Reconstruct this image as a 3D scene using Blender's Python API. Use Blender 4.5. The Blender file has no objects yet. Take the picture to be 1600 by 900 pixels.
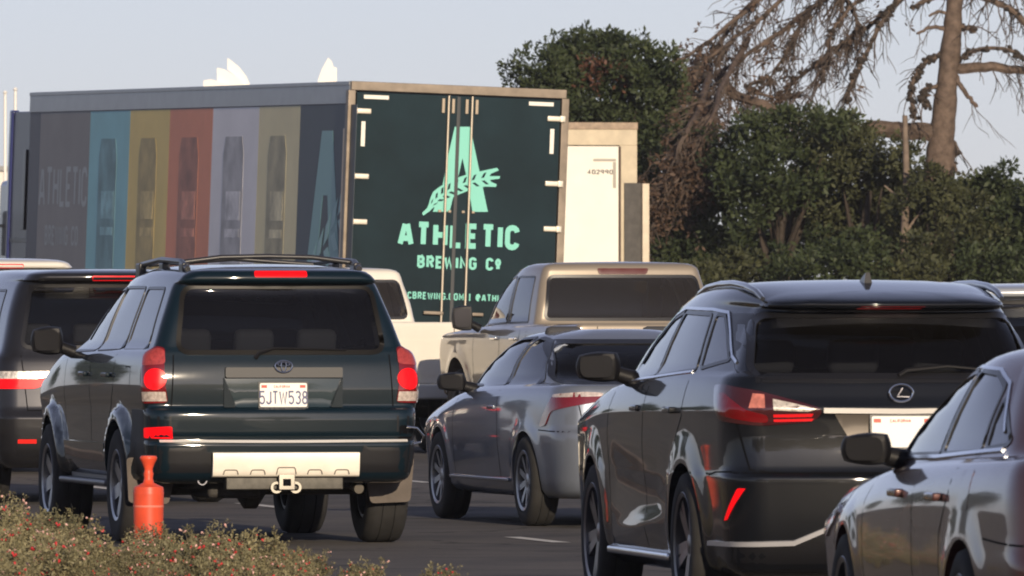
import bpy, bmesh, math, random
import numpy as np
from math import radians as R, sin, cos, pi
from mathutils import Vector, Matrix
from mathutils.bvhtree import BVHTree
from mathutils.geometry import delaunay_2d_cdt

# ------------------------------------------------------------ camera, sky, sun, exposure
SC = bpy.context.scene
COL = SC.collection
FPX, CX, HY, CAMH = 17000.0, 800.0, 459.0, 1.61      # focal length in photo pixels, centre, horizon row, camera height
cam_d = bpy.data.cameras.new("camera")
cam = bpy.data.objects.new("camera", cam_d)
COL.objects.link(cam)
cam_d.sensor_width = 36.0
cam_d.lens = 36.0 * FPX / 1600.0
cam_d.clip_start = 1.0
cam_d.clip_end = 6000.0
cam.location = (0, 0, CAMH)
cam.rotation_euler = (R(90) + math.atan((HY - 450) / FPX), 0, 0)
SC.camera = cam
cam_d.dof.use_dof = True
cam_d.dof.focus_distance = 75.0
cam_d.dof.aperture_fstop = 22.0

SUN_EL, SUN_AZ = 14.0, 13.0       # azimuth: degrees to the right of straight behind the camera
sx, sy, sz = sin(R(SUN_AZ)) * cos(R(SUN_EL)), -cos(R(SUN_AZ)) * cos(R(SUN_EL)), sin(R(SUN_EL))
world = bpy.data.worlds.new("World")
SC.world = world
world.use_nodes = True
wn = world.node_tree
wn.nodes.clear()
sky = wn.nodes.new("ShaderNodeTexSky")
sky.sky_type = 'NISHITA'
sky.sun_disc = False
sky.sun_elevation = R(SUN_EL)
sky.sun_rotation = math.atan2(sx, sy)
sky.air_density = 0.75
sky.dust_density = 0.25
sky.ozone_density = 3.0
bg = wn.nodes.new("ShaderNodeBackground")
bg.inputs[1].default_value = 0.101
wo = wn.nodes.new("ShaderNodeOutputWorld")
hsv = wn.nodes.new("ShaderNodeHueSaturation"); hsv.inputs["Saturation"].default_value = 0.52
wb = wn.nodes.new("ShaderNodeVectorMath"); wb.operation = 'MULTIPLY'; wb.inputs[1].default_value = (1.0, 0.94, 1.07)
wn.links.new(sky.outputs[0], hsv.inputs["Color"]); wn.links.new(hsv.outputs[0], wb.inputs[0])
wn.links.new(wb.outputs[0], bg.inputs[0])
wn.links.new(bg.outputs[0], wo.inputs[0])
sun_d = bpy.data.lights.new("sun", 'SUN')
sun_d.energy = 4.6
sun_d.angle = R(0.5)
sun_d.color = (1.0, 0.83, 0.62)
sun = bpy.data.objects.new("sun", sun_d)
COL.objects.link(sun)
sun.rotation_euler = Vector((sx, sy, sz)).to_track_quat('Z', 'Y').to_euler()
SC.view_settings.view_transform = 'Standard'
SC.view_settings.look = 'None'
SC.view_settings.exposure = 0.0
SC.view_settings.gamma = 1.0
SC.view_settings.use_curve_mapping = False
SC.render.engine = 'CYCLES'
SC.cycles.max_bounces = 8
SC.cycles.transparent_max_bounces = 24
SC.cycles.filter_width = 1.9
SC.cycles.sample_clamp_indirect = 6.0
SC.cycles.use_denoising = True
SC.cycles.caustics_reflective = False
SC.cycles.caustics_refractive = False

# ------------------------------------------------------------ materials
MATS = {}
def mat(name, col, rough=0.5, metal=0.0, coat=0.0, emit=None, es=0.0, noise=0.0, nscale=4.0, spec=0.5, rvar=0.0, bump=0.0, bscale=60.0):
    if name in MATS: return MATS[name]
    m = bpy.data.materials.new(name); m.use_nodes = True
    nt = m.node_tree; b = nt.nodes["Principled BSDF"]
    b.inputs["Base Color"].default_value = (*col, 1)
    b.inputs["Roughness"].default_value = rough
    b.inputs["Metallic"].default_value = metal
    b.inputs["Coat Weight"].default_value = coat
    b.inputs["Coat Roughness"].default_value = 0.03
    if coat >= 1.0 and rvar: b.inputs["Coat IOR"].default_value = 1.5; b.inputs["Coat Roughness"].default_value = 0.05
    b.inputs["Specular IOR Level"].default_value = spec
    if emit:
        b.inputs["Emission Color"].default_value = (*emit, 1)
        b.inputs["Emission Strength"].default_value = es
    if noise or rvar or bump:
        tc = nt.nodes.new("ShaderNodeTexCoord")
    if noise or rvar:
        n = nt.nodes.new("ShaderNodeTexNoise"); n.inputs["Scale"].default_value = nscale
        n.inputs["Detail"].default_value = 5; n.inputs["Roughness"].default_value = 0.62
        nt.links.new(tc.outputs["Object"], n.inputs["Vector"])
    if noise:
        r = nt.nodes.new("ShaderNodeMapRange")
        r.inputs[1].default_value = 0.3; r.inputs[2].default_value = 0.7
        r.inputs[3].default_value = 1 - noise; r.inputs[4].default_value = 1 + noise
        nt.links.new(n.outputs[0], r.inputs[0])
        v = nt.nodes.new("ShaderNodeVectorMath"); v.operation = 'SCALE'
        v.inputs[0].default_value = col
        nt.links.new(r.outputs[0], v.inputs["Scale"])
        nt.links.new(v.outputs[0], b.inputs["Base Color"])
    if rvar:
        r = nt.nodes.new("ShaderNodeMapRange")
        r.inputs[1].default_value = 0.3; r.inputs[2].default_value = 0.75
        r.inputs[3].default_value = max(0.02, rough - rvar); r.inputs[4].default_value = rough + rvar
        nt.links.new(n.outputs[0], r.inputs[0]); nt.links.new(r.outputs[0], b.inputs["Roughness"])
        if coat:
            r2 = nt.nodes.new("ShaderNodeMapRange")
            r2.inputs[1].default_value = 0.35; r2.inputs[2].default_value = 0.8
            r2.inputs[3].default_value = 0.03; r2.inputs[4].default_value = 0.03 + rvar
            nt.links.new(n.outputs[0], r2.inputs[0]); nt.links.new(r2.outputs[0], b.inputs["Coat Roughness"])
    if bump:
        n2 = nt.nodes.new("ShaderNodeTexNoise"); n2.inputs["Scale"].default_value = bscale; n2.inputs["Detail"].default_value = 4
        nt.links.new(tc.outputs["Object"], n2.inputs["Vector"])
        bp = nt.nodes.new("ShaderNodeBump"); bp.inputs["Strength"].default_value = bump; bp.inputs["Distance"].default_value = 0.02
        nt.links.new(n2.outputs[0], bp.inputs["Height"]); nt.links.new(bp.outputs[0], b.inputs["Normal"])
    MATS[name] = m
    return m

def glass(name, tint, ior=1.6, dirt=0.03, dcol=(0.25, 0.22, 0.2)):
    if name in MATS: return MATS[name]
    m = bpy.data.materials.new(name); m.use_nodes = True
    nt = m.node_tree; nt.nodes.clear()
    out = nt.nodes.new("ShaderNodeOutputMaterial")
    tr = nt.nodes.new("ShaderNodeBsdfTransparent"); tr.inputs[0].default_value = (*tint, 1)
    df = nt.nodes.new("ShaderNodeBsdfDiffuse"); df.inputs[0].default_value = (*dcol, 1)
    gl = nt.nodes.new("ShaderNodeBsdfGlossy"); gl.inputs["Roughness"].default_value = 0.015
    fr = nt.nodes.new("ShaderNodeFresnel"); fr.inputs[0].default_value = ior
    m1 = nt.nodes.new("ShaderNodeMixShader"); m1.inputs[0].default_value = dirt
    m2 = nt.nodes.new("ShaderNodeMixShader")
    nt.links.new(tr.outputs[0], m1.inputs[1]); nt.links.new(df.outputs[0], m1.inputs[2])
    nt.links.new(fr.outputs[0], m2.inputs[0]); nt.links.new(m1.outputs[0], m2.inputs[1]); nt.links.new(gl.outputs[0], m2.inputs[2])
    nt.links.new(m2.outputs[0], out.inputs[0])
    MATS[name] = m
    return m

def paint(name, col, metal=0.0, rough=0.35, rvar=0.05, noise=0.06):
    return mat(name, col, rough=rough, metal=metal, coat=1.0, rvar=rvar, noise=noise, nscale=1.7, spec=0.12)

_g = mat("side_glass", (0.012, 0.013, 0.015), 0.02, spec=.5); _g.node_tree.nodes["Principled BSDF"].inputs["IOR"].default_value = 2.5
BLACK = mat("black_plastic", (0.010, 0.010, 0.012), 0.5, spec=.25)
TRIM = mat("black_trim", (0.012, 0.012, 0.014), 0.3)
GAP = mat("panel_gap", (0.004, 0.004, 0.005), 0.8, spec=0.1)
RUBBER = mat("tyre_rubber", (0.022, 0.021, 0.02), 0.85, noise=0.3, nscale=9)
CHROME = mat("chrome", (0.75, 0.75, 0.76), 0.12, 1.0)
ALLOY = mat("alloy_wheel", (0.32, 0.33, 0.35), 0.32, 0.85, noise=0.2, nscale=12)
DALLOY = mat("dark_alloy", (0.12, 0.12, 0.13), 0.3, 0.7)
SEAT = mat("seat_cloth", (0.06, 0.06, 0.065), 0.9)
UNDER = mat("underbody_metal", (0.03, 0.027, 0.024), 0.7, noise=0.4, nscale=14)
SILV = mat("brushed_silver", (0.88, 0.82, 0.70), 0.35, 0.1, noise=0.08, nscale=8)
WHITEP = mat("plate_white", (0.78, 0.76, 0.72), 0.4)
PLATEINK = mat("plate_ink", (0.05, 0.06, 0.16), 0.5)
PLATERED = mat("plate_red_script", (0.6, 0.08, 0.05), 0.5)
REDLENS = mat("red_lens", (0.16, 0.004, 0.006), 0.08, coat=1.0)
BRAKE = mat("brake_light_lit", (0.5, 0.004, 0.006), 0.3, coat=0.25, emit=(1.0, 0.003, 0.008), es=0.75, spec=.1)
BRAKEDIM = mat("glowing_red", (0.7, 0.015, 0.012), 0.1, coat=1.0, emit=(1.0, 0.02, 0.01), es=0.35)  # emission lends the bumper reflectors a glow of their own
CLEAR = mat("clear_lens", (0.62, 0.52, 0.46), 0.12, 0.3, coat=1.0, noise=0.4, nscale=40)
AMBER = mat("pink_amber_lens", (0.38, 0.05, 0.045), 0.12, 0.1, coat=1.0, noise=0.3, nscale=40)

# ------------------------------------------------------------ object helpers
def tag(o, label=None, cat=None, group=None, kind=None):
    if label: o["label"] = label
    if cat: o["category"] = cat
    if group: o["group"] = group
    if kind: o["kind"] = kind
    return o

def empty(name, loc=(0, 0, 0), rz=0.0):
    o = bpy.data.objects.new(name, None); COL.objects.link(o)
    o.location = loc; o.rotation_euler = (0, 0, rz); o.empty_display_size = 0.3
    return o

def link(name, me, m, parent=None, smooth=True, angle=35):
    if m is not None: me.materials.append(m)
    o = bpy.data.objects.new(name, me); COL.objects.link(o)
    if smooth:
        me.shade_smooth()
        me.set_sharp_from_angle(angle=R(angle))
    if parent is not None: o.parent = parent
    return o

def mesh_np(verts, faces):
    me = bpy.data.meshes.new("m")
    v = np.asarray(verts, dtype=np.float32); f = np.asarray(faces, dtype=np.int32)
    k = f.shape[1]
    me.vertices.add(len(v)); me.vertices.foreach_set("co", v.ravel())
    me.loops.add(f.size); me.loops.foreach_set("vertex_index", f.ravel())
    me.polygons.add(len(f)); me.polygons.foreach_set("loop_start", np.arange(0, f.size, k, dtype=np.int32))
    me.polygons.foreach_set("loop_total", np.full(len(f), k, dtype=np.int32))
    me.update(calc_edges=True)
    return me

class MB:
    """collects simple shapes into one mesh"""
    def __init__(s): s.v = []; s.f = []
    def add(s, v, f):
        n = len(s.v); s.v += [tuple(p) for p in v]; s.f += [tuple(n + i for i in q) for q in f]; return s
    def box(s, x0, x1, y0, y1, z0, z1, b=0.0, M=None):
        bm = bmesh.new(); bmesh.ops.create_cube(bm, size=1)
        for v in bm.verts:
            v.co = Vector(((x0 + x1) / 2 + v.co.x * (x1 - x0), (y0 + y1) / 2 + v.co.y * (y1 - y0), (z0 + z1) / 2 + v.co.z * (z1 - z0)))
        if b: bmesh.ops.bevel(bm, geom=bm.edges[:], offset=b, segments=2, affect='EDGES', profile=0.5)
        if M is not None: bm.transform(M)
        bm.verts.index_update()
        s.add([v.co for v in bm.verts], [[v.index for v in f.verts] for f in bm.faces]); bm.free(); return s
    def tube(s, pts, r, n=8, caps=True):
        pts = [Vector(p) for p in pts]
        rr = r if hasattr(r, '__len__') else [r] * len(pts)
        base = []; prev = None
        for i, p in enumerate(pts):
            d = (pts[min(i + 1, len(pts) - 1)] - pts[max(i - 1, 0)])
            if d.length < 1e-9: d = Vector((0, 0, 1))
            d.normalize()
            a = prev - d * prev.dot(d) if prev is not None else None
            if a is None or a.length < 1e-4:
                a = Vector((0, 0, 1)) if abs(d.z) < 0.9 else Vector((1, 0, 0)); a = a - d * a.dot(d)
            a.normalize(); prev = a; b2 = d.cross(a)
            base.append([p + (a * cos(2 * pi * k / n) + b2 * sin(2 * pi * k / n)) * rr[i] for k in range(n)])
        v = [q for ring in base for q in ring]; f = []
        for i in range(len(pts) - 1):
            for k in range(n):
                f.append((i * n + k, i * n + (k + 1) % n, (i + 1) * n + (k + 1) % n, (i + 1) * n + k))
        if caps:
            f.append(tuple(range(n))[::-1]); f.append(tuple((len(pts) - 1) * n + k for k in range(n)))
        return s.add(v, f)
    def lathe(s, prof, n=32, M=None, closed=False):
        """prof: (r, h) about local Z"""
        v = []; f = []
        for (r, h) in prof:
            for k in range(n):
                a = 2 * pi * k / n; v.append(Vector((r * cos(a), r * sin(a), h)))
        m = len(prof)
        for i in range(m - 1 + (1 if closed else 0)):
            j = (i + 1) % m
            for k in range(n):
                f.append((i * n + k, i * n + (k + 1) % n, j * n + (k + 1) % n, j * n + k))
        if not closed:
            f.append(tuple(range(n))[::-1]); f.append(tuple((m - 1) * n + k for k in range(n)))
        if M is not None: v = [M @ p for p in v]
        return s.add(v, f)
    def prism(s, poly, d0, d1, fn):
        """poly of (a,b); fn(a,b,d)->xyz"""
        n = len(poly)
        v = [fn(a, b, d0) for a, b in poly] + [fn(a, b, d1) for a, b in poly]
        f = [tuple(range(n))[::-1], tuple(range(n, 2 * n))] + [(i, (i + 1) % n, n + (i + 1) % n, n + i) for i in range(n)]
        return s.add(v, f)
    def build(s, name, m, parent=None, smooth=True, angle=35):
        me = bpy.data.meshes.new(name); me.from_pydata([tuple(p) for p in s.v], [], s.f)
        bm = bmesh.new(); bm.from_mesh(me); bmesh.ops.recalc_face_normals(bm, faces=bm.faces[:]); bm.to_mesh(me); bm.free()
        o = link(name, me, m, parent, False)
        if smooth and len(me.polygons) < 60000:
            nf = len(me.polygons); N = np.empty(nf * 3); A = np.empty(nf); me.polygons.foreach_get("normal", N); me.polygons.foreach_get("area", A)
            N = N.reshape(-1, 3); nl = len(me.loops); lv = np.empty(nl, np.int32); me.loops.foreach_get("vertex_index", lv)
            tot = np.empty(nf, np.int32); me.polygons.foreach_get("loop_total", tot); lf = np.repeat(np.arange(nf), tot)
            adj = {}
            for v, f in zip(lv.tolist(), lf.tolist()): adj.setdefault(v, []).append(f)
            ln = []; ca = cos(R(max(angle, 50)))
            for v, f in zip(lv.tolist(), lf.tolist()):
                fs = adj[v]; d = N[fs] @ N[f]; w = A[fs] * (d > ca); n = w @ N[fs]; q = np.linalg.norm(n)
                ln.append(tuple(n / q) if q > 1e-12 else tuple(N[f]))
            me.shade_smooth(); me.normals_split_custom_set(ln)
        return o

def copy_tree(o, parent=None):
    c = o.copy(); COL.objects.link(c)
    if parent is not None: c.parent = parent
    for ch in [x for x in bpy.data.objects if x.parent == o]: copy_tree(ch, c)
    return c

def pchip(k, P, kk):
    """monotone cubic interpolation of the columns of P"""
    h = np.diff(k)[:, None]; d = np.diff(P, axis=0) / h
    m = np.zeros_like(P)
    if len(P) == 2: m[:] = d[0]
    else:
        w1 = 2 * h[1:] + h[:-1]; w2 = h[1:] + 2 * h[:-1]
        with np.errstate(divide='ignore', invalid='ignore'):
            hm = (w1 + w2) / (w1 / d[:-1] + w2 / d[1:])
        m[1:-1] = np.where(d[:-1] * d[1:] > 0, hm, 0)
        m[0] = d[0]; m[-1] = d[-1]
    i = np.clip(np.searchsorted(k, kk, side='right') - 1, 0, len(k) - 2)
    t = ((kk - k[i]) / (k[i + 1] - k[i]))[:, None]; H = h[i]
    return ((2 * t**3 - 3 * t**2 + 1) * P[i] + (t**3 - 2 * t**2 + t) * H * m[i] + (-2 * t**3 + 3 * t**2) * P[i + 1] + (t**3 - t**2) * H * m[i + 1])

def smooth(a, b, x):
    t = np.clip((x - a) / (b - a), 0, 1); return t * t * (3 - 2 * t)

# ------------------------------------------------------------ strokes lettering
def arc(cx, cy, rx, ry, a0, a1, n=6):
    return [(cx + rx * cos(R(a0 + (a1 - a0) * i / n)), cy + ry * sin(R(a0 + (a1 - a0) * i / n))) for i in range(n + 1)]
W = 0.42
GL = {
 'A': (W + .06, [[(0, -.02), (.19, 1.0)], [(W + .06, -.02), (W - .13, 1.0)], [(.07, .27), (W - .01, .27)]]),
 'T': (W, [[(0, 1), (W, 1)], [(W / 2, 1), (W / 2, 0)]]),
 'H': (W, [[(0, 0), (0, 1)], [(W, 0), (W, 1)], [(0, .5), (W, .5)]]),
 'L': (W * .85, [[(0, 1), (0, 0), (W * .85, 0)]]),
 'E': (W * .85, [[(W * .85, 1), (0, 1), (0, 0), (W * .85, 0)], [(0, .5), (W * .75, .5)]]),
 'I': (0.0, [[(0, 0), (0, 1)]]),
 'C': (W, [arc(W / 2, .78, W / 2, .22, 0, 180) + arc(W / 2, .22, W / 2, .22, 180, 360)]),
 'O': (W, [arc(W / 2, .78, W / 2, .22, 0, 180) + arc(W / 2, .22, W / 2, .22, 180, 360) + [(W, .78)]]),
 'B': (W, [[(0, 0), (0, 1), (W * .5, 1)] + arc(W * .5, .76, W * .45, .24, 90, -90, 5) + [(0, .52)], [(W * .5, .52)] + arc(W * .5, .26, W * .5, .26, 90, -90, 5) + [(0, 0)]]),
 'R': (W, [[(0, 0), (0, 1), (W * .5, 1)] + arc(W * .5, .75, W * .5, .25, 90, -90, 5) + [(0, .5)], [(W * .5, .5), (W, 0)]]),
 'W': (W * 1.5, [[(0, 1), (W * .35, 0), (W * .75, .9), (W * 1.15, 0), (W * 1.5, 1)]]),
 'N': (W, [[(0, 0), (0, 1), (W, 0), (W, 1)]]),
 'G': (W, [arc(W / 2, .78, W / 2, .22, 0, 180) + arc(W / 2, .22, W / 2, .22, 180, 360) + [(W, .48), (W * .55, .48)]]),
 'M': (W * 1.3, [[(0, 0), (0, 1), (W * .65, .3), (W * 1.3, 1), (W * 1.3, 0)]]),
 'J': (W * .9, [[(W * .9, 1), (W * .9, .22)] + arc(W * .45, .22, W * .45, .22, 0, -180, 5)]),
 'F': (W * .85, [[(0, 0), (0, 1), (W * .85, 1)], [(0, .5), (W * .7, .5)]]),
 'S': (W, [arc(W / 2, .77, W / 2, .23, 20, 180, 5) + [(0, .68), (W, .36)] + arc(W / 2, .23, W / 2, .23, 0, -160, 5)]),
 'Y': (W, [[(0, 1), (W / 2, .5), (W, 1)], [(W / 2, .5), (W / 2, 0)]]),
 'V': (W, [[(0, 1), (W / 2, 0), (W, 1)]]),
 'D': (W, [[(0, 0), (0, 1), (W * .5, 1)] + arc(W * .5, .76, W * .5, .24, 90, 0, 3) + arc(W * .5, .24, W * .5, .24, 0, -90, 3) + [(0, 0)]]),
 '.': (0.0, [[(0, 0), (0, .12)]]),
 '|': (0.0, [[(0, -.1), (0, 1.1)]]),
 '@': (W * 1.3, [arc(W * .65, .5, W * .65, .5, -60, -360, 12), arc(W * .65, .5, W * .28, .24, 0, 360, 8)]),
 'o': (W * .7, [arc(W * .35, .68, W * .33, .27, 0, 360, 10), [(0, .18), (W * .7, .18)]]),
 '5': (W, [[(W, 1), (0.03, 1), (0.03, .56), (W * .5, .62)] + arc(W / 2, .31, W / 2, .31, 80, -150, 8)]),
 '3': (W, [arc(W / 2, .76, W / 2, .24, 150, -90, 7), arc(W / 2, .27, W / 2, .27, 80, -150, 7)]),
 '8': (W, [arc(W / 2, .76, W * .42, .24, 0, 360, 10), arc(W / 2, .26, W / 2, .26, 0, 360, 10)]),
 '4': (W, [[(W * .7, 0), (W * .7, 1), (0, .3), (W, .3)]]),
 '2': (W, [arc(W / 2, .75, W / 2, .25, 170, -20, 7) + [(0, 0), (W, 0)]]),
 '1': (0.1, [[(0, .8), (.1, 1), (.1, 0)]]),
 '0': (W, [arc(W / 2, .78, W / 2, .22, 0, 180) + arc(W / 2, .22, W / 2, .22, 180, 360) + [(W, .78)]]),
 '9': (W, [arc(W / 2, .72, W / 2, .28, 0, 360, 10), [(W, .72), (W * .8, 0)]]),
}
def stroke_quads(pl, t):
    """mitred ribbon of half width t along polyline; returns verts, quads"""
    closed = math.dist(pl[0], pl[-1]) < 1e-6
    pts = pl[:-1] if closed else pl
    n = len(pts); v = []
    for i in range(n):
        p = Vector(pts[i])
        a = Vector(pts[(i - 1) % n]) if (closed or i > 0) else None
        b = Vector(pts[(i + 1) % n]) if (closed or i < n - 1) else None
        d1 = (p - a).normalized() if a is not None else None
        d2 = (b - p).normalized() if b is not None else None
        if d1 is None: d1 = d2
        if d2 is None: d2 = d1
        n1 = Vector((-d1.y, d1.x)); n2 = Vector((-d2.y, d2.x)); mm = n1 + n2
        if mm.length < 0.3: mm = n1; sc = 1
        else:
            mm.normalize(); sc = min(1 / max(mm.dot(n1), 0.3), 1.9)
        v += [p + mm * t * sc, p - mm * t * sc]
    f = []
    for i in range(n if closed else n - 1):
        j = (i + 1) % n
        f.append((2 * i, 2 * j, 2 * j + 1, 2 * i + 1))
    return v, f
def text_width(s, h, t, gap): 
    w = 0
    for ch in s: w += (0.3 if ch == ' ' else GL[ch][0]) * h + 2 * t + gap
    return w - gap
def text_mesh(mb, s, cu, z0, h, t, gap, fn, sx=1.0):
    """s centred at cu, baseline z0; fn(u,z,layer)->xyz; strokes have half width t"""
    u = cu - text_width(s, h, t, gap) * sx / 2
    hh = h - 2 * t
    for ch in s:
        if ch == ' ': u += (0.3 * h + 2 * t + gap) * sx; continue
        w, st = GL[ch]
        for li, pl in enumerate(st):
            q = [((a * h + t), b * hh + t) for a, b in pl]
            v, f = stroke_quads(q, t)
            mb.add([fn(u + p.x * sx, z0 + p.y, li) for p in v], f)
        u += (w * h + 2 * t + gap) * sx
# ------------------------------------------------------------ car builder
DEF = dict(z=0.3, xr=0.1, xf=4.5, w=0.85, rb=0.06, rc=0.12, rcy=0.12, tr=0.03, fb=0.12, fc=0.2, fcy=0.2, tf=0.06, n=4)
def rows_of(*rows):
    out = []; cur = dict(DEF)
    for r in rows:
        cur = dict(cur); cur['n'] = 4; cur.update(r); out.append(cur)
    return out
KEYS = ['xr', 'xf', 'w', 'rb', 'rc', 'rcy', 'tr', 'fb', 'fc', 'fcy', 'tf']
def shell(rows, st, ns=90, nr=14, nc=7, disp=None):
    P = []
    for r in rows:
        z = r['z']; z = [z] * 4 if not hasattr(z, '__len__') else list(z)
        P.append(z + [r[k] for k in KEYS])
    P = np.array(P, float); k = np.arange(len(P), dtype=float)
    kk = []
    for i in range(len(rows) - 1):
        n = rows[i]['n']; kk += [i + j / n for j in range(n)]
    kk.append(len(rows) - 1); kk = np.array(kk)
    Q = pchip(k, P, kk)
    rings = []
    for q in Q:
        z4 = q[:4]; xr, xf, w, rb, rc, rcy, tr, fb, fc, fcy, tf = q[4:]
        tr = min(tr, w * .25); tf = min(tf, w * .25)
        wr = w - tr; wf = w - tf
        rcy = min(rcy, wr * .9); fcy = min(fcy, wf * .9)
        pts = []
        ye = wr - rcy
        for i in range(nr): y = ye * i / nr; pts.append((xr + rb * (y / wr) ** 2, y))
        xe = xr + rb * (ye / wr) ** 2
        for i in range(nc): a = pi / 2 * i / nc; pts.append((xe + rc * (1 - cos(a)), ye + rcy * sin(a)))
        x1 = xe + rc
        yf = wf - fcy; xe2 = xf - fb * (yf / wf) ** 2; x2 = xe2 - fc; xm = (x1 + x2) / 2
        for i in range(ns + 1):
            x = x1 + (x2 - x1) * i / ns
            y = w - (tr * ((xm - x) / (xm - x1)) ** 2.2 if x < xm else tf * ((x - xm) / (x2 - xm)) ** 2.2)
            pts.append((x, y))
        for i in range(1, nc + 1): a = pi / 2 * (1 - i / nc); pts.append((x2 + fc * cos(a), yf + fcy * sin(a)))
        for i in range(1, nr + 1): y = yf * (1 - i / nr); pts.append((xf - fb * (y / wf) ** 2, y))
        pts = np.array(pts)
        z = pchip(np.array(st, float), z4[:, None], np.clip(pts[:, 0], st[0], st[-1]))[:, 0]
        rings.append(np.column_stack([pts, z]))
    H = len(rings[0]); V = []
    for r in rings:
        m = r[1:-1][::-1].copy(); m[:, 1] *= -1
        V.append(np.vstack([r, m]))
    N = len(V[0]); V = np.vstack(V)
    if disp is not None: V[:, 1] += np.sign(V[:, 1]) * disp(V[:, 0], np.abs(V[:, 1]), V[:, 2])
    F = []
    nk = len(rings)
    for i in range(nk - 1):
        for j in range(N):
            F.append((i * N + j, (i + 1) * N + j, (i + 1) * N + (j + 1) % N, i * N + (j + 1) % N))
    def cap(base, flip):
        for j in range(H - 1):
            a, b = j, j + 1; c, d = (N - b) % N, (N - a) % N
            q = [base + a, base + b, base + c, base + d]
            q = list(dict.fromkeys(q))
            if len(q) > 2: F.append(tuple(q[::-1] if flip else q))
    cap(0, False); cap((nk - 1) * N, True)
    me = bpy.data.meshes.new("shell"); me.from_pydata([tuple(v) for v in V], [], F)
    bm = bmesh.new(); bm.from_mesh(me); bmesh.ops.remove_doubles(bm, verts=bm.verts[:], dist=1e-5)
    bmesh.ops.recalc_face_normals(bm, faces=bm.faces[:]); bm.to_mesh(me); bm.free()
    return me

def temp_obj(me):
    o = bpy.data.objects.new("tmp", me); COL.objects.link(o); return o
def boolean(me, cutters):
    """cut one tool after the other; a tool that fails is nudged by a millimetre and tried again"""
    n0 = min(v.co.z for v in me.vertices); rj = random.Random(3)
    o = temp_obj(me); dg = bpy.context.evaluated_depsgraph_get()
    for c in cutters:
        co = temp_obj(c); md = o.modifiers.new("b", 'BOOLEAN'); md.operation = 'DIFFERENCE'; md.object = co; md.solver = 'EXACT'
        for k in range(9):
            dg.update(); out = bpy.data.meshes.new_from_object(o.evaluated_get(dg))
            if min(v.co.z for v in out.vertices) >= n0 - .01 and len(out.vertices) > 500: break
            co.location = [rj.uniform(-.003, .003) for _ in range(3)]
            if k == 7: md.use_self = True
        o.modifiers.clear(); o.data = out
        bpy.data.objects.remove(co); bpy.data.meshes.remove(c)
    out = o.data; bpy.data.objects.remove(o)
    return out

def roundpoly(poly, r, n=4):
    if r <= 0: return poly
    out = []; N = len(poly)
    for i in range(N):
        a, p, b = Vector(poly[i - 1]), Vector(poly[i]), Vector(poly[(i + 1) % N])
        ra = min(r, (a - p).length * .45); rb_ = min(r, (b - p).length * .45)
        q0 = p + (a - p).normalized() * ra; q1 = p + (b - p).normalized() * rb_
        for k in range(n + 1):
            t = k / n; out.append(tuple(q0 * (1 - t) ** 2 + p * 2 * t * (1 - t) + q1 * t * t))
    return out
def resample(poly, h, closed=True):
    out = []; N = len(poly)
    for i in range(N if closed else N - 1):
        a, b = poly[i], poly[(i + 1) % N]; L = math.dist(a, b); n = max(1, int(math.ceil(L / h)))
        for k in range(n): out.append((a[0] + (b[0] - a[0]) * k / n, a[1] + (b[1] - a[1]) * k / n))
    if not closed: out.append(poly[-1])
    return out
def offset_poly(poly, d):
    """grow (d>0) a closed polygon"""
    N = len(poly); A = sum(poly[i - 1][0] * poly[i][1] - poly[i][0] * poly[i - 1][1] for i in range(N)); s = 1 if A > 0 else -1
    out = []
    for i in range(N):
        a, p, b = Vector(poly[i - 1]), Vector(poly[i]), Vector(poly[(i + 1) % N])
        d1 = p - a; d2 = b - p
        if d1.length < 1e-7: d1 = d2
        if d2.length < 1e-7: d2 = d1
        d1.normalize(); d2.normalize()
        n1 = Vector((d1.y, -d1.x)) * s; n2 = Vector((d2.y, -d2.x)) * s; m = n1 + n2
        if m.length < .2: m = n1
        m.normalize(); out.append(tuple(p + m * d / max(m.dot(n1), .5)))
    return out

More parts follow.
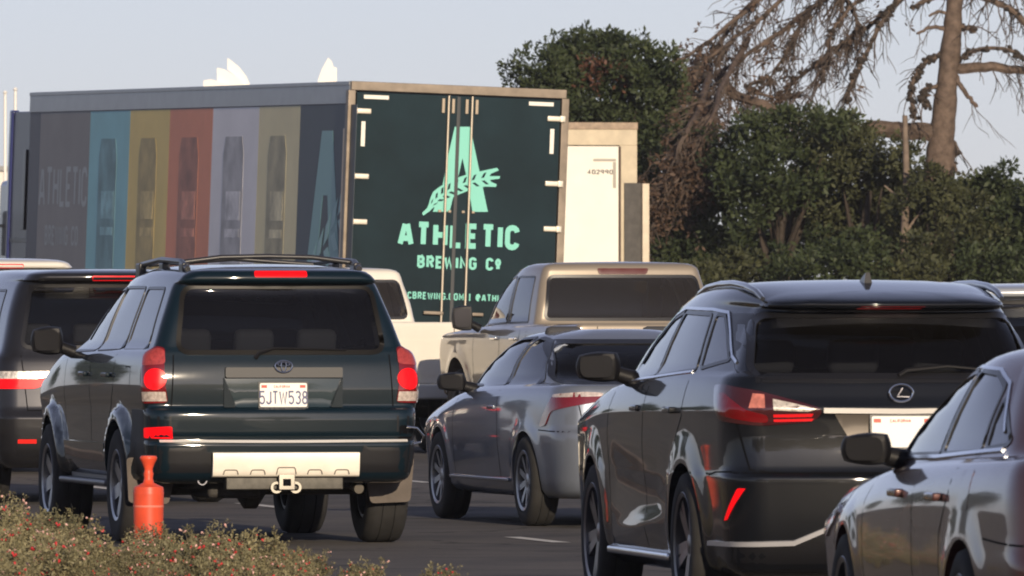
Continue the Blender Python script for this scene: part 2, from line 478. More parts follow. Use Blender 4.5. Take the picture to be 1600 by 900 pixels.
class Car:
    def __init__(s, name, rows, st, wheels, ra, rw, flare=0.0, flw=(0.04, 0.12), ns=90, zbase=0.3, extra=None):
        """wheels: x positions of the axles"""
        s.st = st; s.rows = rows; s.wheels = wheels; s.ra = ra; s.rw = rw
        def disp(x, y, z):
            d = np.zeros_like(x)
            for xw in wheels:
                r = np.hypot(x - xw, z - rw)
                d = np.maximum(d, flare * (1 - smooth(ra + flw[0], ra + flw[1], r)))
            d *= smooth(0.60, 0.75, y)
            if extra is not None: d = d + extra(x, y, z)
            return d
        s.me = shell(rows, st, ns=ns, disp=disp)
        s.name = name
        s.cut = []; s.mb = s.me
        s.vn = [v.normal.copy() for v in s.me.vertices]
        s.vc = [v.co.copy() for v in s.me.vertices]
        s.pf = [tuple(p.vertices) for p in s.me.polygons]
        s.bvh = BVHTree.FromPolygons(s.vc, s.pf)
        s.root = empty(name)
        s.cyl = 1.3
    def nrm(s, loc, idx):
        w = Vector((0, 0, 0))
        for i in s.pf[idx]:
            w += s.vn[i] / ((s.vc[i] - loc).length ** 1.0 + 1e-4)
        return w.normalized()
    def proj(s, kind, a, b):
        if kind == 'L': o, d = Vector((a, 3, b)), Vector((0, -1, 0))
        elif kind == 'R': o, d = Vector((a, -3, b)), Vector((0, 1, 0))
        elif kind == 'B': o, d = Vector((-3, a, b)), Vector((1, 0, 0))
        elif kind == 'F': o, d = Vector((9, a, b)), Vector((-1, 0, 0))
        elif kind == 'T': o, d = Vector((a, b, 4)), Vector((0, 0, -1))
        elif kind == 'C':
            u = Vector((-cos(a), sin(a), 0)); o = Vector((s.cyl, 0, b)) + u * 4; d = -u
        loc, n, i, _ = s.bvh.ray_cast(o, d)
        if loc is None:
            loc, n, i, _ = s.bvh.find_nearest(o + d * (2.1 if kind in 'LR' else 3.0))
        return loc, s.nrm(loc, i)
    def cylp(s, pts):
        """('r',y,z) on the rear or ('s',x,z) on the side (half width w) to cylinder coordinates"""
        out = []
        for k, a, z, *w in pts:
            if k == 'r': out.append((math.atan2(a, s.cyl - (w[0] if w else 0.12)), z))
            else: out.append((math.atan2(w[0] if w else 0.9, s.cyl - a), z))
        return out
    def patch(s, name, kind, poly, m, off=0.002, thick=0.0, rnd=0.0, h=0.05, parent=None, grow=0.0, bevel=0.0, mirror=False):
        poly = roundpoly(poly, rnd)
        if grow: poly = offset_poly(poly, grow)
        out = resample(poly, h)
        xs = [p[0] for p in out]; ys = [p[1] for p in out]
        inner = []
        nx = max(1, int((max(xs) - min(xs)) / h)); ny = max(1, int((max(ys) - min(ys)) / h))
        for i in range(1, nx):
            for j in range(1, ny):
                inner.append((min(xs) + (max(xs) - min(xs)) * i / nx, min(ys) + (max(ys) - min(ys)) * j / ny))
        n0 = len(out)
        def inside(p):
            c = False; j = n0 - 1; md = 9
            for i in range(n0):
                a, b = out[i], out[j]
                if (a[1] > p[1]) != (b[1] > p[1]) and p[0] < (b[0] - a[0]) * (p[1] - a[1]) / (b[1] - a[1]) + a[0]: c = not c
                md = min(md, math.dist(a, p)); j = i
            return c and md > h * .45
        inner = [p for p in inner if inside(p)]
        vs = [Vector(p) for p in out + inner]
        V, E, F, *_ = delaunay_2d_cdt(vs, [(i, (i + 1) % n0) for i in range(n0)], [], 1, 1e-7)
        loc = [s.proj(kind, v.x, v.y) for v in V]
        top = [l + n * (off + thick) for l, n in loc]; nt = [n for l, n in loc]
        fs = [tuple(f) for f in F]
        verts = list(top); nv = len(top)
        side = []
        if thick > 0:
            from collections import Counter
            ec = {}
            for f in fs:
                for i in range(len(f)):
                    e = (f[i], f[(i + 1) % len(f)]); ec[e] = 1
            verts += [l + n * (off - 0.004) for l, n in loc]
            for (a, b) in ec:
                if (b, a) not in ec: side.append((b, a, nv + a, nv + b))
        allf = fs + side
        if mirror: verts = [Vector((v.x, -v.y, v.z)) for v in verts]; nt = [Vector((n.x, -n.y, n.z)) for n in nt]
        # orient faces along the surface normal
        ff = []
        for f in allf[:len(fs)]:
            a, b, c = verts[f[0]], verts[f[1]], verts[f[2]]
            ff.append(f if (b - a).cross(c - a).dot(nt[f[0]]) > 0 else f[::-1])
        flipped = len(fs) and ff[0] != fs[0]
        for f in side: ff.append(f[::-1] if flipped else f)
        me = bpy.data.meshes.new(name); me.from_pydata(verts, [], ff)
        o = link(name, me, m, parent or s.root, smooth=False)
        me.shade_smooth()
        me.update()
        ln = []
        pn = [p.normal.copy() for p in me.polygons]
        for p in me.polygons:
            isside = p.index >= len(fs)
            for vi in p.vertices: ln.append(tuple(pn[p.index]) if isside else tuple(nt[vi]))
        me.normals_split_custom_set(ln)
        return o
    def strip(s, name, kind, line, w, m, off=0.001, thick=0.0, closed=False, parent=None, rnd=0.0, h=0.05, mirror=False):
        if rnd:
            line = roundpoly(line, rnd) if closed else [line[0]] + roundpoly([line[0]] + line[1:-1] + [line[-1]], rnd)[5:-5] + [line[-1]]
        pts = resample(line, h, closed)
        if closed: pts = pts + [pts[0]]
        v, f = stroke_quads(pts, w / 2)
        loc = [s.proj(kind, p.x, p.y) for p in v]
        verts = [l + n * (off + thick) for l, n in loc]; n0 = len(verts); ff = [tuple(q) for q in f]
        if thick > 0:
            verts += [l + n * (off - .003) for l, n in loc]
            for (a, b, c, d) in f: ff += [(a, b, n0 + b, n0 + a), (c, d, n0 + d, n0 + c)]
            a, d = f[0][0], f[0][3]; ff.append((a, d, n0 + d, n0 + a))
            b, c = f[-1][1], f[-1][2]; ff.append((b, c, n0 + c, n0 + b))
        if mirror: verts = [Vector((p.x, -p.y, p.z)) for p in verts]
        mb = MB(); mb.add(verts, ff)
        return mb.build(name, m, parent or s.root)
    def gaps(s, name, lines, w=0.008, m=None, parent=None):
        """several panel gaps as one shut-line mesh"""
        for kind, line, mir in lines:
            mb = MB()
            v, f = stroke_quads(resample(line, .05, False), w / 2)
            V = []
            for p in v:
                l, n = s.proj(kind, p.x, p.y); l = l + n * 0.0012
                V.append(Vector((l.x, -l.y, l.z)) if mir else l)
            mb.add(V, f)
            mb.build(name[:-1] if name.endswith('s') else name, m or GAP, parent or s.body)
    def finish(s, m, windows, cavity, arches=True, zc=0.45):
        """cut wheel arches, cabin cavity and window openings; windows: (kind, poly, depth0, depth1, rnd)"""
        cut = []
        for xw in s.wheels:
            for sd in (-1, 1):
                mb = MB(); M = Matrix.Translation((xw, sd * 0.86, s.rw)) @ Matrix.Rotation(-pi / 2 * sd, 4, 'X')
                mb.lathe([(s.ra, -0.31), (s.ra, 0.4)], 40, M)
                me = bpy.data.meshes.new("c"); me.from_pydata(mb.v, [], mb.f)
                bm = bmesh.new(); bm.from_mesh(me); bmesh.ops.recalc_face_normals(bm, faces=bm.faces[:]); bm.to_mesh(me); bm.free()
                cut.append(me)
        if cavity is not None: cut.append(shell(cavity, s.st, ns=24, nr=6, nc=3))
        for kind, poly, d0, d1, rnd in windows:
            fn = {'L': lambda a, b, d: (a, d, b), 'R': lambda a, b, d: (a, -d, b), 'B': lambda a, b, d: (d, a, b), 'F': lambda a, b, d: (d, a, b)}[kind]
            mb = MB().prism(roundpoly(poly, rnd), d0, d1, fn)
            me = bpy.data.meshes.new("c"); me.from_pydata(mb.v, [], mb.f)
            bm = bmesh.new(); bm.from_mesh(me); bmesh.ops.recalc_face_normals(bm, faces=bm.faces[:]); bm.to_mesh(me); bm.free()
            cut.append(me)
        me = boolean(s.me, cut)
        me.materials.clear()
        o = link("body", me, m, s.root, smooth=False)
        me.shade_smooth(); me.update()
        ln = []
        vs = me.vertices; cache = {}
        for p in me.polygons:
            pnm = p.normal.copy()
            for vi in p.vertices:
                if vi not in cache:
                    co = vs[vi].co; loc, n, i, d = s.bvh.find_nearest(co)
                    cache[vi] = s.nrm(loc, i) if d < 1e-3 else None
                c = cache[vi]
                ln.append(tuple(c) if (c is not None and c.dot(pnm) > .6) else tuple(pnm))
        me.normals_split_custom_set(ln)
        s.body = o
        return o
    def window(s, name, kind, poly, m, rnd=0.04, mirror=False, trim=None, tw=0.02, inset=0.0015):
        g = s.patch(name, kind, poly, m, off=-inset, rnd=rnd, grow=0.02, h=0.08, mirror=mirror)
        if trim is not None:
            pl = offset_poly(roundpoly(poly, rnd), tw * .35)
            s.strip("window_trim", kind, pl, tw, trim, off=0.0, thick=0.004, closed=True, parent=g, mirror=mirror)
        return g

def make_wheel(parent, x, y, rw, width, rr, m, spokes=5, sw=0.05, style=0, side=1, dish=0.02):
    """wheel centre x,y; side=+1: outer face towards +y"""
    M = Matrix.Translation((x, y, rw)) @ Matrix.Rotation(-pi / 2 * side, 4, 'X')
    h = width / 2
    hub = MB().lathe([(rr * .62, -h * .2), (rr * .62, h * .1), (rr * .2, h * .15)], 24, M)
    w = hub.build("wheel", UNDER, parent)
    t = MB().lathe([(rr - .01, -h * .8), (rr + .01, -h * .95), (rw - .05, -h), (rw - .015, -h * .88), (rw, -h * .6), (rw, -h * .33), (rw - .008, -h * .3), (rw, -h * .27), (rw, h * .27), (rw - .008, h * .3), (rw, h * .33), (rw, h * .6), (rw - .015, h * .88), (rw - .05, h), (rr + .01, h * .95), (rr - .01, h * .8)], 48, M, closed=True)
    t.build("tyre", RUBBER, w)
    r = MB().lathe([(rr, -h * .8), (rr, h * .8), (rr + .012, h * .9), (rr + .004, h * .96), (rr - .018, h * .9), (rr - .02, h * .7), (rr - .03, -h * .8)], 40, M, closed=True)
    r.lathe([(.02, h * .3), (.075, h * .34), (.07, h * .62), (.03, h * .7), (.01, h * .7)], 20, M)
    for k in range(spokes):
        a = 2 * pi * k / spokes + .3
        for da in ((-.16, .16) if style == 1 else (0,)):
            Mk = M @ Matrix.Rotation(a + da, 4, 'Z')
            r.add([Mk @ Vector(p) for p in [(.05, -sw * .55, h * .66), (.05, sw * .55, h * .66), (rr - .012, sw * .5, h * .82), (rr - .012, -sw * .5, h * .82),
                                            (.05, -sw * .55, h * .4), (.05, sw * .55, h * .4), (rr - .012, sw * .5, h * .45), (rr - .012, -sw * .5, h * .45)]],
                  [(0, 1, 2, 3), (4, 7, 6, 5), (0, 4, 5, 1), (1, 5, 6, 2), (2, 6, 7, 3), (3, 7, 4, 0)])
    r.build("rim", m, w)
    return w

def seats(parent, spec, m=SEAT):
    """spec: (x, y, z) of cushion front-centre; adult seat facing +x"""
    for (x, y, w) in spec:
        mb = MB()
        Mr = Matrix.Translation((x, y, 0.62)) 
        mb.box(-.05, .45, -w / 2, w / 2, -.12, .1, .04, Mr)
        Mb = Mr @ Matrix.Rotation(R(-14), 4, 'Y')
        mb.box(-.1, .06, -w / 2, w / 2, 0, .58, .05, Mb)
        st = mb.build("seat", m, parent)
        hb = MB()
        k = 1 if w < .7 else 3
        for q in range(k):
            yy = 0 if k == 1 else (q - 1) * w * .33
            hb.box(-.09, .02, yy - .13, yy + .13, .62, .79, .04, Mb)
            hb.tube([Mb @ Vector((-.035, yy - .05, .55)), Mb @ Vector((-.035, yy - .05, .66))], .008, 6)
        hb.build("headrest", m, st)

def mirror_part(parent, x, y, z, w, h, d, m_, side=1, arm=BLACK, ang=12, round_=.35):
    """door mirror: housing seen from behind with glass facing back"""
    w *= .88; h *= .92
    mb = MB(); bm = bmesh.new(); bmesh.ops.create_cube(bm, size=2)
    bmesh.ops.subdivide_edges(bm, edges=bm.edges[:], cuts=5, use_grid_fill=True)
    for v in bm.verts:
        p = v.co.copy(); q = p.normalized()
        rr_ = round_ + .15
        pp = p * (1 - rr_) + q * rr_ * 1.25
        pp.x = pp.x * d / 2; pp.y *= w / 2; pp.z *= h / 2
        tz = 1 - .18 * (side * v.co.y * .5 + .5)
        pp.z *= tz
        v.co = pp
    Mt = Matrix.Translation((x, y, z)) @ Matrix.Rotation(R(ang) * -side, 4, 'Z')
    bm.transform(Mt); bm.verts.index_update()
    mb.add([v.co for v in bm.verts], [[v.index for v in f.verts] for f in bm.faces]); bm.free()
    hs = mb.build("door_mirror", BLACK, parent, angle=60)
    g = MB()
    pl = [(-.42 * w, -.36 * h), (.38 * w, -.36 * h), (.42 * w, .33 * h), (-.40 * w, .40 * h)]
    pl = roundpoly(pl, .04)
    g.prism([(a * (1 if side > 0 else -1), b) for a, b in pl], -.30 * d, -.60 * d, lambda a, b, dd: Mt @ Vector((dd, a, b)))
    g.build("mirror_glass", mat("mirror_glass", (.02, .02, .022), .04, 0), hs)
    a = MB().tube([(x + .02, y - side * w * .3, z - h * .15), (x + .03, y - side * (w * .5 + .09), z - h * .42)], [.035, .045], 8)
    a.build("mirror_arm", arm, hs)
    return hs

def place(root, px, D, theta, gz=None):
    """rear centre at photo column px, distance D; theta = angle between heading and line of sight (to the left)"""
    X = (px - CX) * D / FPX
    al = theta - math.degrees(math.atan((px - CX) / FPX))
    root.location = (X, D, ground_z(X, D) if gz is None else gz)
    root.rotation_euler = (0, 0, R(90 + al))
    return al
# ------------------------------------------------------------ ground
def ground_z(x, y):
    a = float(smooth(112, 127, y)) * (1 - float(smooth(160, 260, y)))
    xx = max(-9.0, min(9.0, x + 0.76))
    z = -a * math.tan(R(2.0)) * xx
    z += 0.0096 * max(0.0, min(y, 146.0) - 127.0)
    return z
def sheet(name, xs, ys, fn, m, dz=0.0, parent=None):
    xs = list(xs); ys = list(ys); nx = len(xs)
    V = []
    for y in ys:
        for x in xs:
            X = fn(x, y); V.append((X, y, ground_z(X, y) + dz))
    F = [(j * nx + i, j * nx + i + 1, (j + 1) * nx + i + 1, (j + 1) * nx + i) for j in range(len(ys) - 1) for i in range(nx - 1)]
    o = link(name, mesh_np(V, F), m, parent)
    return o
def ground_mat(name, c1, c2, scale, bump=0.3, rough=0.9, cracks=False):
    m = bpy.data.materials.new(name); m.use_nodes = True; nt = m.node_tree; b = nt.nodes["Principled BSDF"]
    tc = nt.nodes.new("ShaderNodeTexCoord")
    n1 = nt.nodes.new("ShaderNodeTexNoise"); n1.inputs["Scale"].default_value = scale; n1.inputs["Detail"].default_value = 8; n1.inputs["Roughness"].default_value = .65
    n2 = nt.nodes.new("ShaderNodeTexNoise"); n2.inputs["Scale"].default_value = scale * 60; n2.inputs["Detail"].default_value = 2
    nt.links.new(tc.outputs["Object"], n1.inputs[0]); nt.links.new(tc.outputs["Object"], n2.inputs[0])
    mx = nt.nodes.new("ShaderNodeMath"); mx.operation = 'MULTIPLY_ADD'; mx.inputs[1].default_value = .35
    nt.links.new(n2.outputs[0], mx.inputs[0]); nt.links.new(n1.outputs[0], mx.inputs[2])
    cr = nt.nodes.new("ShaderNodeValToRGB"); cr.color_ramp.elements[0].position = .5; cr.color_ramp.elements[1].position = .85
    cr.color_ramp.elements[0].color = (*c1, 1); cr.color_ramp.elements[1].color = (*c2, 1)
    nt.links.new(mx.outputs[0], cr.inputs[0]); nt.links.new(cr.outputs[0], b.inputs["Base Color"])
    if cracks:      # sealed cracks and oil stains worn into the surface
        v = nt.nodes.new("ShaderNodeTexVoronoi"); v.feature = 'DISTANCE_TO_EDGE'; v.inputs["Scale"].default_value = .33
        w = nt.nodes.new("ShaderNodeTexNoise"); w.inputs["Scale"].default_value = 1.3; w.inputs["Detail"].default_value = 5
        vm = nt.nodes.new("ShaderNodeVectorMath"); vm.operation = 'MULTIPLY_ADD'; vm.inputs[1].default_value = (1.2, 1.2, 1.2)
        nt.links.new(tc.outputs["Object"], w.inputs[0]); nt.links.new(w.outputs["Color"], vm.inputs[0]); nt.links.new(tc.outputs["Object"], vm.inputs[2]); nt.links.new(vm.outputs[0], v.inputs["Vector"])
        mr = nt.nodes.new("ShaderNodeMapRange"); mr.inputs[1].default_value = .006; mr.inputs[2].default_value = .014; mr.inputs[3].default_value = .45; mr.inputs[4].default_value = 1.0
        nt.links.new(v.outputs["Distance"], mr.inputs[0])
        s2 = nt.nodes.new("ShaderNodeTexNoise"); s2.inputs["Scale"].default_value = .9; s2.inputs["Detail"].default_value = 3
        nt.links.new(tc.outputs["Object"], s2.inputs[0])
        m2 = nt.nodes.new("ShaderNodeMapRange"); m2.inputs[1].default_value = .58; m2.inputs[2].default_value = .70; m2.inputs[3].default_value = 1.0; m2.inputs[4].default_value = .6
        nt.links.new(s2.outputs[0], m2.inputs[0])
        mm = nt.nodes.new("ShaderNodeMath"); mm.operation = 'MULTIPLY'; nt.links.new(mr.outputs[0], mm.inputs[0]); nt.links.new(m2.outputs[0], mm.inputs[1])
        sc_ = nt.nodes.new("ShaderNodeVectorMath"); sc_.operation = 'SCALE'; nt.links.new(cr.outputs[0], sc_.inputs[0]); nt.links.new(mm.outputs[0], sc_.inputs["Scale"])
        nt.links.new(sc_.outputs[0], b.inputs["Base Color"])
    b.inputs["Roughness"].default_value = rough; b.inputs["Specular IOR Level"].default_value = .3
    bp = nt.nodes.new("ShaderNodeBump"); bp.inputs["Strength"].default_value = bump; bp.inputs["Distance"].default_value = .01
    nt.links.new(n2.outputs[0], bp.inputs["Height"]); nt.links.new(bp.outputs[0], b.inputs["Normal"])
    return m
ASPH = ground_mat("asphalt", (0.06, 0.057, 0.057), (0.125, 0.112, 0.10), 0.6, cracks=True)
DIRT = ground_mat("dry_soil", (0.10, 0.085, 0.06), (0.19, 0.16, 0.11), 0.4)
CONC = ground_mat("kerb_concrete", (0.26, 0.20, 0.15), (0.42, 0.31, 0.22), 1.2)
GX = [-4000, -900, -200, -60, -30, -20] + list(range(-16, 17, 1)) + [20, 30, 60, 200, 900, 4000]
GY = [-600, -100, 0] + list(range(10, 270, 3)) + [300, 400, 800, 1500, 4500]
tag(sheet("ground", GX, GY, lambda x, y: x, DIRT, -0.01), kind='structure')
def drift(y): return -0.2 * (y - 72)          # the lanes bear left going away
tag(sheet("road", [i * 1.0 for i in range(-8, 15)], range(6, 170, 2), lambda x, y: x + drift(min(y, 110)) - 0.26 * max(0, y - 110) * .9, ASPH), kind='structure')
PAINTW = mat("road_paint", (0.62, 0.6, 0.55), .7, noise=.2, nscale=6)
mb = MB()
def dash(x, y, L=3.0, w=.12):
    dx = -.2 * L
    v = []
    for (a, b) in ((0, 0), (w, 0), (w + dx, L), (dx, L)):
        X = x + a; Y = y + b; v.append((X, Y, ground_z(X, Y) + .004))
    mb.add(v, [(0, 1, 2, 3)])
for k in range(-3, 5):
    dash(.26 + -.2 * (k * 9.0), 71.5 + k * 9.0 - (1.2 if k == 0 else 0), 3.0 if k else 1.6)
    dash(-.77 + .2 * 9 * 0 - .2 * (k * 9.0), 92.6 + k * 9.0)
tag(mb.build("lane_markings", PAINTW), kind='structure')
# raised median with its kerb
def medx(y): return 0.1 - (y - 50) * .2
ys = [12 + 2 * i for i in range(50)]
V = []; F = []
for y in ys: V += [(-14 + drift(y), y, .15), (medx(y) - .15, y, .15)]
for i in range(len(ys) - 1): F.append((2 * i, 2 * i + 1, 2 * i + 3, 2 * i + 2))
tag(link("median_soil", mesh_np(V, F), DIRT), kind='structure')
V = []; F = []
for y in ys: V += [(medx(y) - .15, y, -.02), (medx(y) - .15, y, .165), (medx(y) - .015, y, .165), (medx(y), y, .15), (medx(y) + .02, y, -.02)]
for i in range(len(ys) - 1):
    for j in range(4): F.append((5 * i + j, 5 * i + j + 1, 5 * i + 6 + j, 5 * i + 5 + j))
tag(link("kerb", mesh_np(V, F), CONC), kind='structure')
# ------------------------------------------------------------ dark green SUV with the brake lights on
def ellipse(a, b, n=28, cy=0, cz=0): return [(cy + a * cos(2 * pi * i / n), cz + b * sin(2 * pi * i / n)) for i in range(n)]
def plate(parent, x, z, tilt, text=None, w=.305, h=.152, extra=True):
    M = Matrix.Translation((x, 0, z)) @ Matrix.Rotation(R(tilt), 4, 'Y')
    b = MB(); b.prism(roundpoly([(-w/2, -h/2), (w/2, -h/2), (w/2, h/2), (-w/2, h/2)], .012), 0, .004, lambda a, c, d: M @ Vector((-.014 - d, -a, c)))
    p = b.build("licence_plate", WHITEP, parent)
    f = MB()
    o = [(-w/2-.008, -h/2-.008), (w/2+.008, -h/2-.008), (w/2+.008, h/2+.008), (-w/2-.008, h/2+.008)]
    f.prism(o, 0, .004, lambda a, c, d: M @ Vector((-.008 - d, -a, c)))
    f.build("plate_frame", TRIM, p)
    if text:
        t = MB()
        text_mesh(t, text, 0, -h * .40, .088, .0056, .0072, lambda u, v, l: M @ Vector((-.0195 - l * .0004, -u, v)), sx=.80)
        t.build("plate_number", PLATEINK, p, smooth=False)
    if extra:
        r = MB()
        text_mesh(r, "CALIFORNIA", -.01, h * .30, .016, .0016, .002, lambda u, v, l: M @ Vector((-.0192 - l * .0002, -u, v)))
        for s_ in (-1, 1):
            yy = s_ * w * .41
            r.prism([(yy - .018, h * .3), (yy + .018, h * .3), (yy + .018, h * .42), (yy - .018, h * .42)], 0, .001, lambda a, c, d: M @ Vector((-.0188 - d, -a, c)))
        r.build("plate_script", PLATERED, p, smooth=False)
    return p

def runner():
    st = (0.0, 1.2, 3.3, 4.75)
    rows = rows_of(
        dict(z=.40, xr=.14, xf=4.62, w=.80, rb=.04, rc=.10, rcy=.10, tr=.02, n=2),
        dict(z=.43, xr=.05, xf=4.72, w=.86, rb=.05, rc=.16, rcy=.14, n=2),
        dict(z=.50, xr=.012, xf=4.76, w=.885, rb=.05, rc=.2, rcy=.15),
        dict(z=.66, xr=-.005, xf=4.78, w=.90, n=1),
        dict(z=.675, xr=.018, n=1), dict(z=.69, xr=.02, n=1), dict(z=.70, xr=.004, n=3),
        dict(z=.84, xr=0.0, w=.905, n=2),
        dict(z=(.875, .875, .86, .82), xr=.02, n=1),
        dict(z=(.882, .882, .865, .83), xr=.09, rb=.035, rc=.10, rcy=.10, n=3),
        dict(z=(1.0, 1.0, .97, .9), xr=.085, w=.918, n=4),
        dict(z=(1.14, 1.14, 1.10, .97), xr=.10, w=.91, n=4),
        dict(z=(1.215, 1.215, 1.19, 1.0), xr=.125, w=.893, xf=4.7, n=2),
        dict(z=(1.245, 1.245, 1.225, 1.03), xr=.135, w=.868, xf=4.5, n=1),
        dict(z=(1.262, 1.262, 1.25, 1.1), xr=.145, w=.835, xf=3.62, fb=.15, n=6),
        dict(z=(1.45, 1.45, 1.44, 1.4), xr=.20, w=.765, xf=3.15, rb=.04),
        dict(z=(1.655, 1.66, 1.63, 1.6), xr=.275, w=.685, xf=2.68, n=2),
        dict(z=(1.675, 1.685, 1.66, 1.62), xr=.27, w=.672, xf=2.6, n=1),
        dict(z=(1.68, 1.70, 1.67, 1.63), xr=.17, rb=.05, w=.665, n=1),
        dict(z=(1.70, 1.725, 1.69, 1.64), xr=.155, w=.65, xf=2.5, n=2),
        dict(z=(1.745, 1.765, 1.73, 1.66), xr=.18, w=.60, xf=2.35, n=2),
        dict(z=(1.758, 1.785, 1.75, 1.68), xr=.24, w=.52, n=2),
        dict(z=(1.77, 1.80, 1.765, 1.70), xr=.4, w=.34, xf=2.2, rc=.05, rcy=.05, n=2),
        dict(z=(1.775, 1.805, 1.77, 1.7), xr=.5, w=.06, rc=.01, rcy=.01, fc=.01, fcy=.01, n=1))
    c = Car("dark_suv", rows, st, (1.0, 3.79), .425, .375, flare=.05, flw=(.045, .10))
    P = paint("dark_green_paint", (0.002, 0.010, 0.0165), rough=.45)
    side = [  # quarter, rear door, front door
        ("side_window", [(.44, 1.27), (1.16, 1.265), (1.14, 1.64), (.58, 1.64)]),
        ("side_window", [(1.26, 1.265), (2.08, 1.25), (2.08, 1.645), (1.24, 1.645)]),
        ("side_window", [(2.16, 1.25), (3.10, 1.235), (2.66, 1.56), (2.5, 1.625), (2.16, 1.64)])]
    back = [(-.66, 1.245), (.66, 1.245), (.60, 1.645), (-.60, 1.645)]
    wind = [(-.72, 1.3), (.72, 1.3), (.6, 1.58), (-.6, 1.58)]
    cav = rows_of(dict(z=.98, xr=.32, xf=3.3, w=.76, rb=.03, rc=.1, rcy=.1, fb=.1, fc=.1, fcy=.1, n=2),
                  dict(z=1.25, xr=.33, xf=3.3, w=.76), dict(z=1.6, xr=.45, xf=2.5, w=.64, n=2), dict(z=1.68, xr=.6, xf=2.3, w=.5, n=1))
    cuts = [("L", p, .5, 1.2, .04) for _, p in side] + [("R", p, .5, 1.2, .04) for _, p in side]
    cuts += [("B", back, -.5, .5, .06), ("F", wind, 2.6, 4.2, .06)]
    c.finish(P, cuts, cav)
    G = MATS["side_glass"]; GB = glass("rear_tinted_glass", (.40, .42, .45), ior=1.45, dirt=.012)
    for n, p in side:
        c.window(n, "L", p, G, trim=TRIM, tw=.018); c.window(n, "R", p, G, trim=TRIM, tw=.018, mirror=False)
    rw = c.window("rear_window", "B", back, GB, rnd=.07, trim=mat("window_frit", (.008, .007, .006), .4, spec=.2), tw=.03)
    c.window("windshield", "F", wind, glass("clear_glass", (.55, .6, .58), ior=1.5, dirt=.02), rnd=.06)
    seats(c.root, [(2.35, .36, .5), (2.35, -.36, .5), (1.35, 0, 1.25)])
    d = MB().box(2.95, 3.3, -.7, .7, .95, 1.12, .04); d.build("dashboard", SEAT, c.root)
    s = MB(); s.lathe([(.17, -.012), (.19, 0), (.17, .012)], 20, Matrix.Translation((2.9, .36, 1.12)) @ Matrix.Rotation(R(65), 4, 'Y'), closed=True); s.build("steering_wheel", BLACK, c.root)
    # tail lights: red lens, round brake lamp, lower clear band
    for sd in (1, -1):
        mir = sd < 0
        o = c.cylp([('r', .755, .915, .09), ('r', .775, 1.26, .13), ('r', .845, 1.275, .15), ('s', .24, 1.235, .9), ('s', .18, 1.06, .91), ('s', .17, .91, .91)])
        t = c.patch("tail_light", 'C', o, REDLENS, off=.0, thick=.007, rnd=.02, h=.025, mirror=mir)
        o2 = c.cylp([('r', .768, 1.16, .11), ('r', .777, 1.25, .13), ('r', .83, 1.262, .15), ('s', .21, 1.225, .9), ('s', .18, 1.15, .91)])
        c.patch("indicator_lens", 'C', o2, AMBER, off=.006, thick=.003, rnd=.02, h=.02, parent=t, mirror=mir)
        ce = (math.atan2(.82, c.cyl - .13), 1.065)
        el = [(ce[0] + .048 * cos(a), ce[1] + .068 * sin(a)) for a in [2 * pi * i / 20 for i in range(20)]]
        c.patch("brake_lamp", 'C', el, BRAKE, off=.006, thick=.005, h=.02, parent=t, mirror=mir)
        o3 = c.cylp([('r', .762, .925, .09), ('r', .764, .985, .1), ('s', .16, .985, .91), ('s', .16, .925, .91)])
        c.patch("reverse_lens", 'C', o3, CLEAR, off=.006, thick=.003, h=.02, parent=t, mirror=mir)
    # reflector with added glow, left bumper corner; the right one is broken out
    o = c.cylp([('r', .735, .685, .02), ('r', .735, .765, .02), ('s', .17, .755, .9), ('s', .17, .69, .9)])
    c.patch("bumper_reflector", 'C', o, BRAKE, off=.0, thick=.006, rnd=.012, h=.03)
    o = c.cylp([('r', .76, .68, .02), ('r', .76, .77, .02), ('s', .17, .76, .9), ('s', .17, .685, .9)])
    br = c.patch("broken_reflector_socket", 'C', o, GAP, off=.0, thick=.003, rnd=.012, h=.03, mirror=True)
    MB().tube([(.05, -.80, .76), (.03, -.86, .75), (.06, -.91, .70), (.10, -.9, .66), (.06, -.84, .65)], .008).build("loose_trim", CHROME, br)
    # bumper: dark wrap, painted centre, silver skid panel
    c.patch("bumper_cover", 'B', [(-.86, .41), (.86, .41), (.86, .665), (.52, .665), (.50, .60), (-.50, .60), (-.52, .665), (-.86, .665)], BLACK, off=.0, thick=.004, h=.06)
    for yy in (1, -1):
        c.patch("bumper_corner", 'C', c.cylp([('r', .74, .69, .02), ('r', .74, .87, .02), ('s', .58, .87, .91), ('s', .58, .42, .91), ('r', .84, .42, .04), ('r', .84, .69, .04)]), BLACK, off=.0, thick=.003, h=.05, mirror=yy < 0)
    sk = MB(); pr = [(.02, .440), (-.012, .443), (-.026, .455), (-.034, .48), (-.042, .53), (-.046, .585), (-.040, .597), (-.02, .60)]
    sk.add([(x, y, z) for y in (-.475, .475) for x, z in pr], [tuple(range(8))[::-1], tuple(range(8, 16))] + [(i, (i + 1) % 8, 8 + (i + 1) % 8, 8 + i) for i in range(8)])
    c.strip("bumper_moulding", "B", [(-.80, .668), (0, .664), (.80, .668)], .014, mat("lit_chrome", (.86, .83, .78), .28, .25), off=0, thick=.010)
    skid = sk.build("skid_panel", SILV, c.root)
    for cy, ww in ((-.36, .1), (-.185, .1), (0, .13), (.185, .1), (.36, .1)):
        hh = .035 if cy else .05
        pts = [(cy - ww / 2, .452), (cy - ww / 2 + .01, .452 + hh), (cy + ww / 2 - .01, .452 + hh), (cy + ww / 2, .452)]
        rb = MB()
        v, f = stroke_quads(resample(roundpoly([pts[0]] + pts[1:3] + [pts[3]], .012)[3:-3], .02, False), .0035)
        rb.add([(-.0375 - .11 * (p.y - .48) * (1 if p.y < .49 else .9), p.x, p.y) for p in v], f)
        rb.build("skid_panel_rib", mat("skid_groove", (.12, .1, .08), .6), skid)
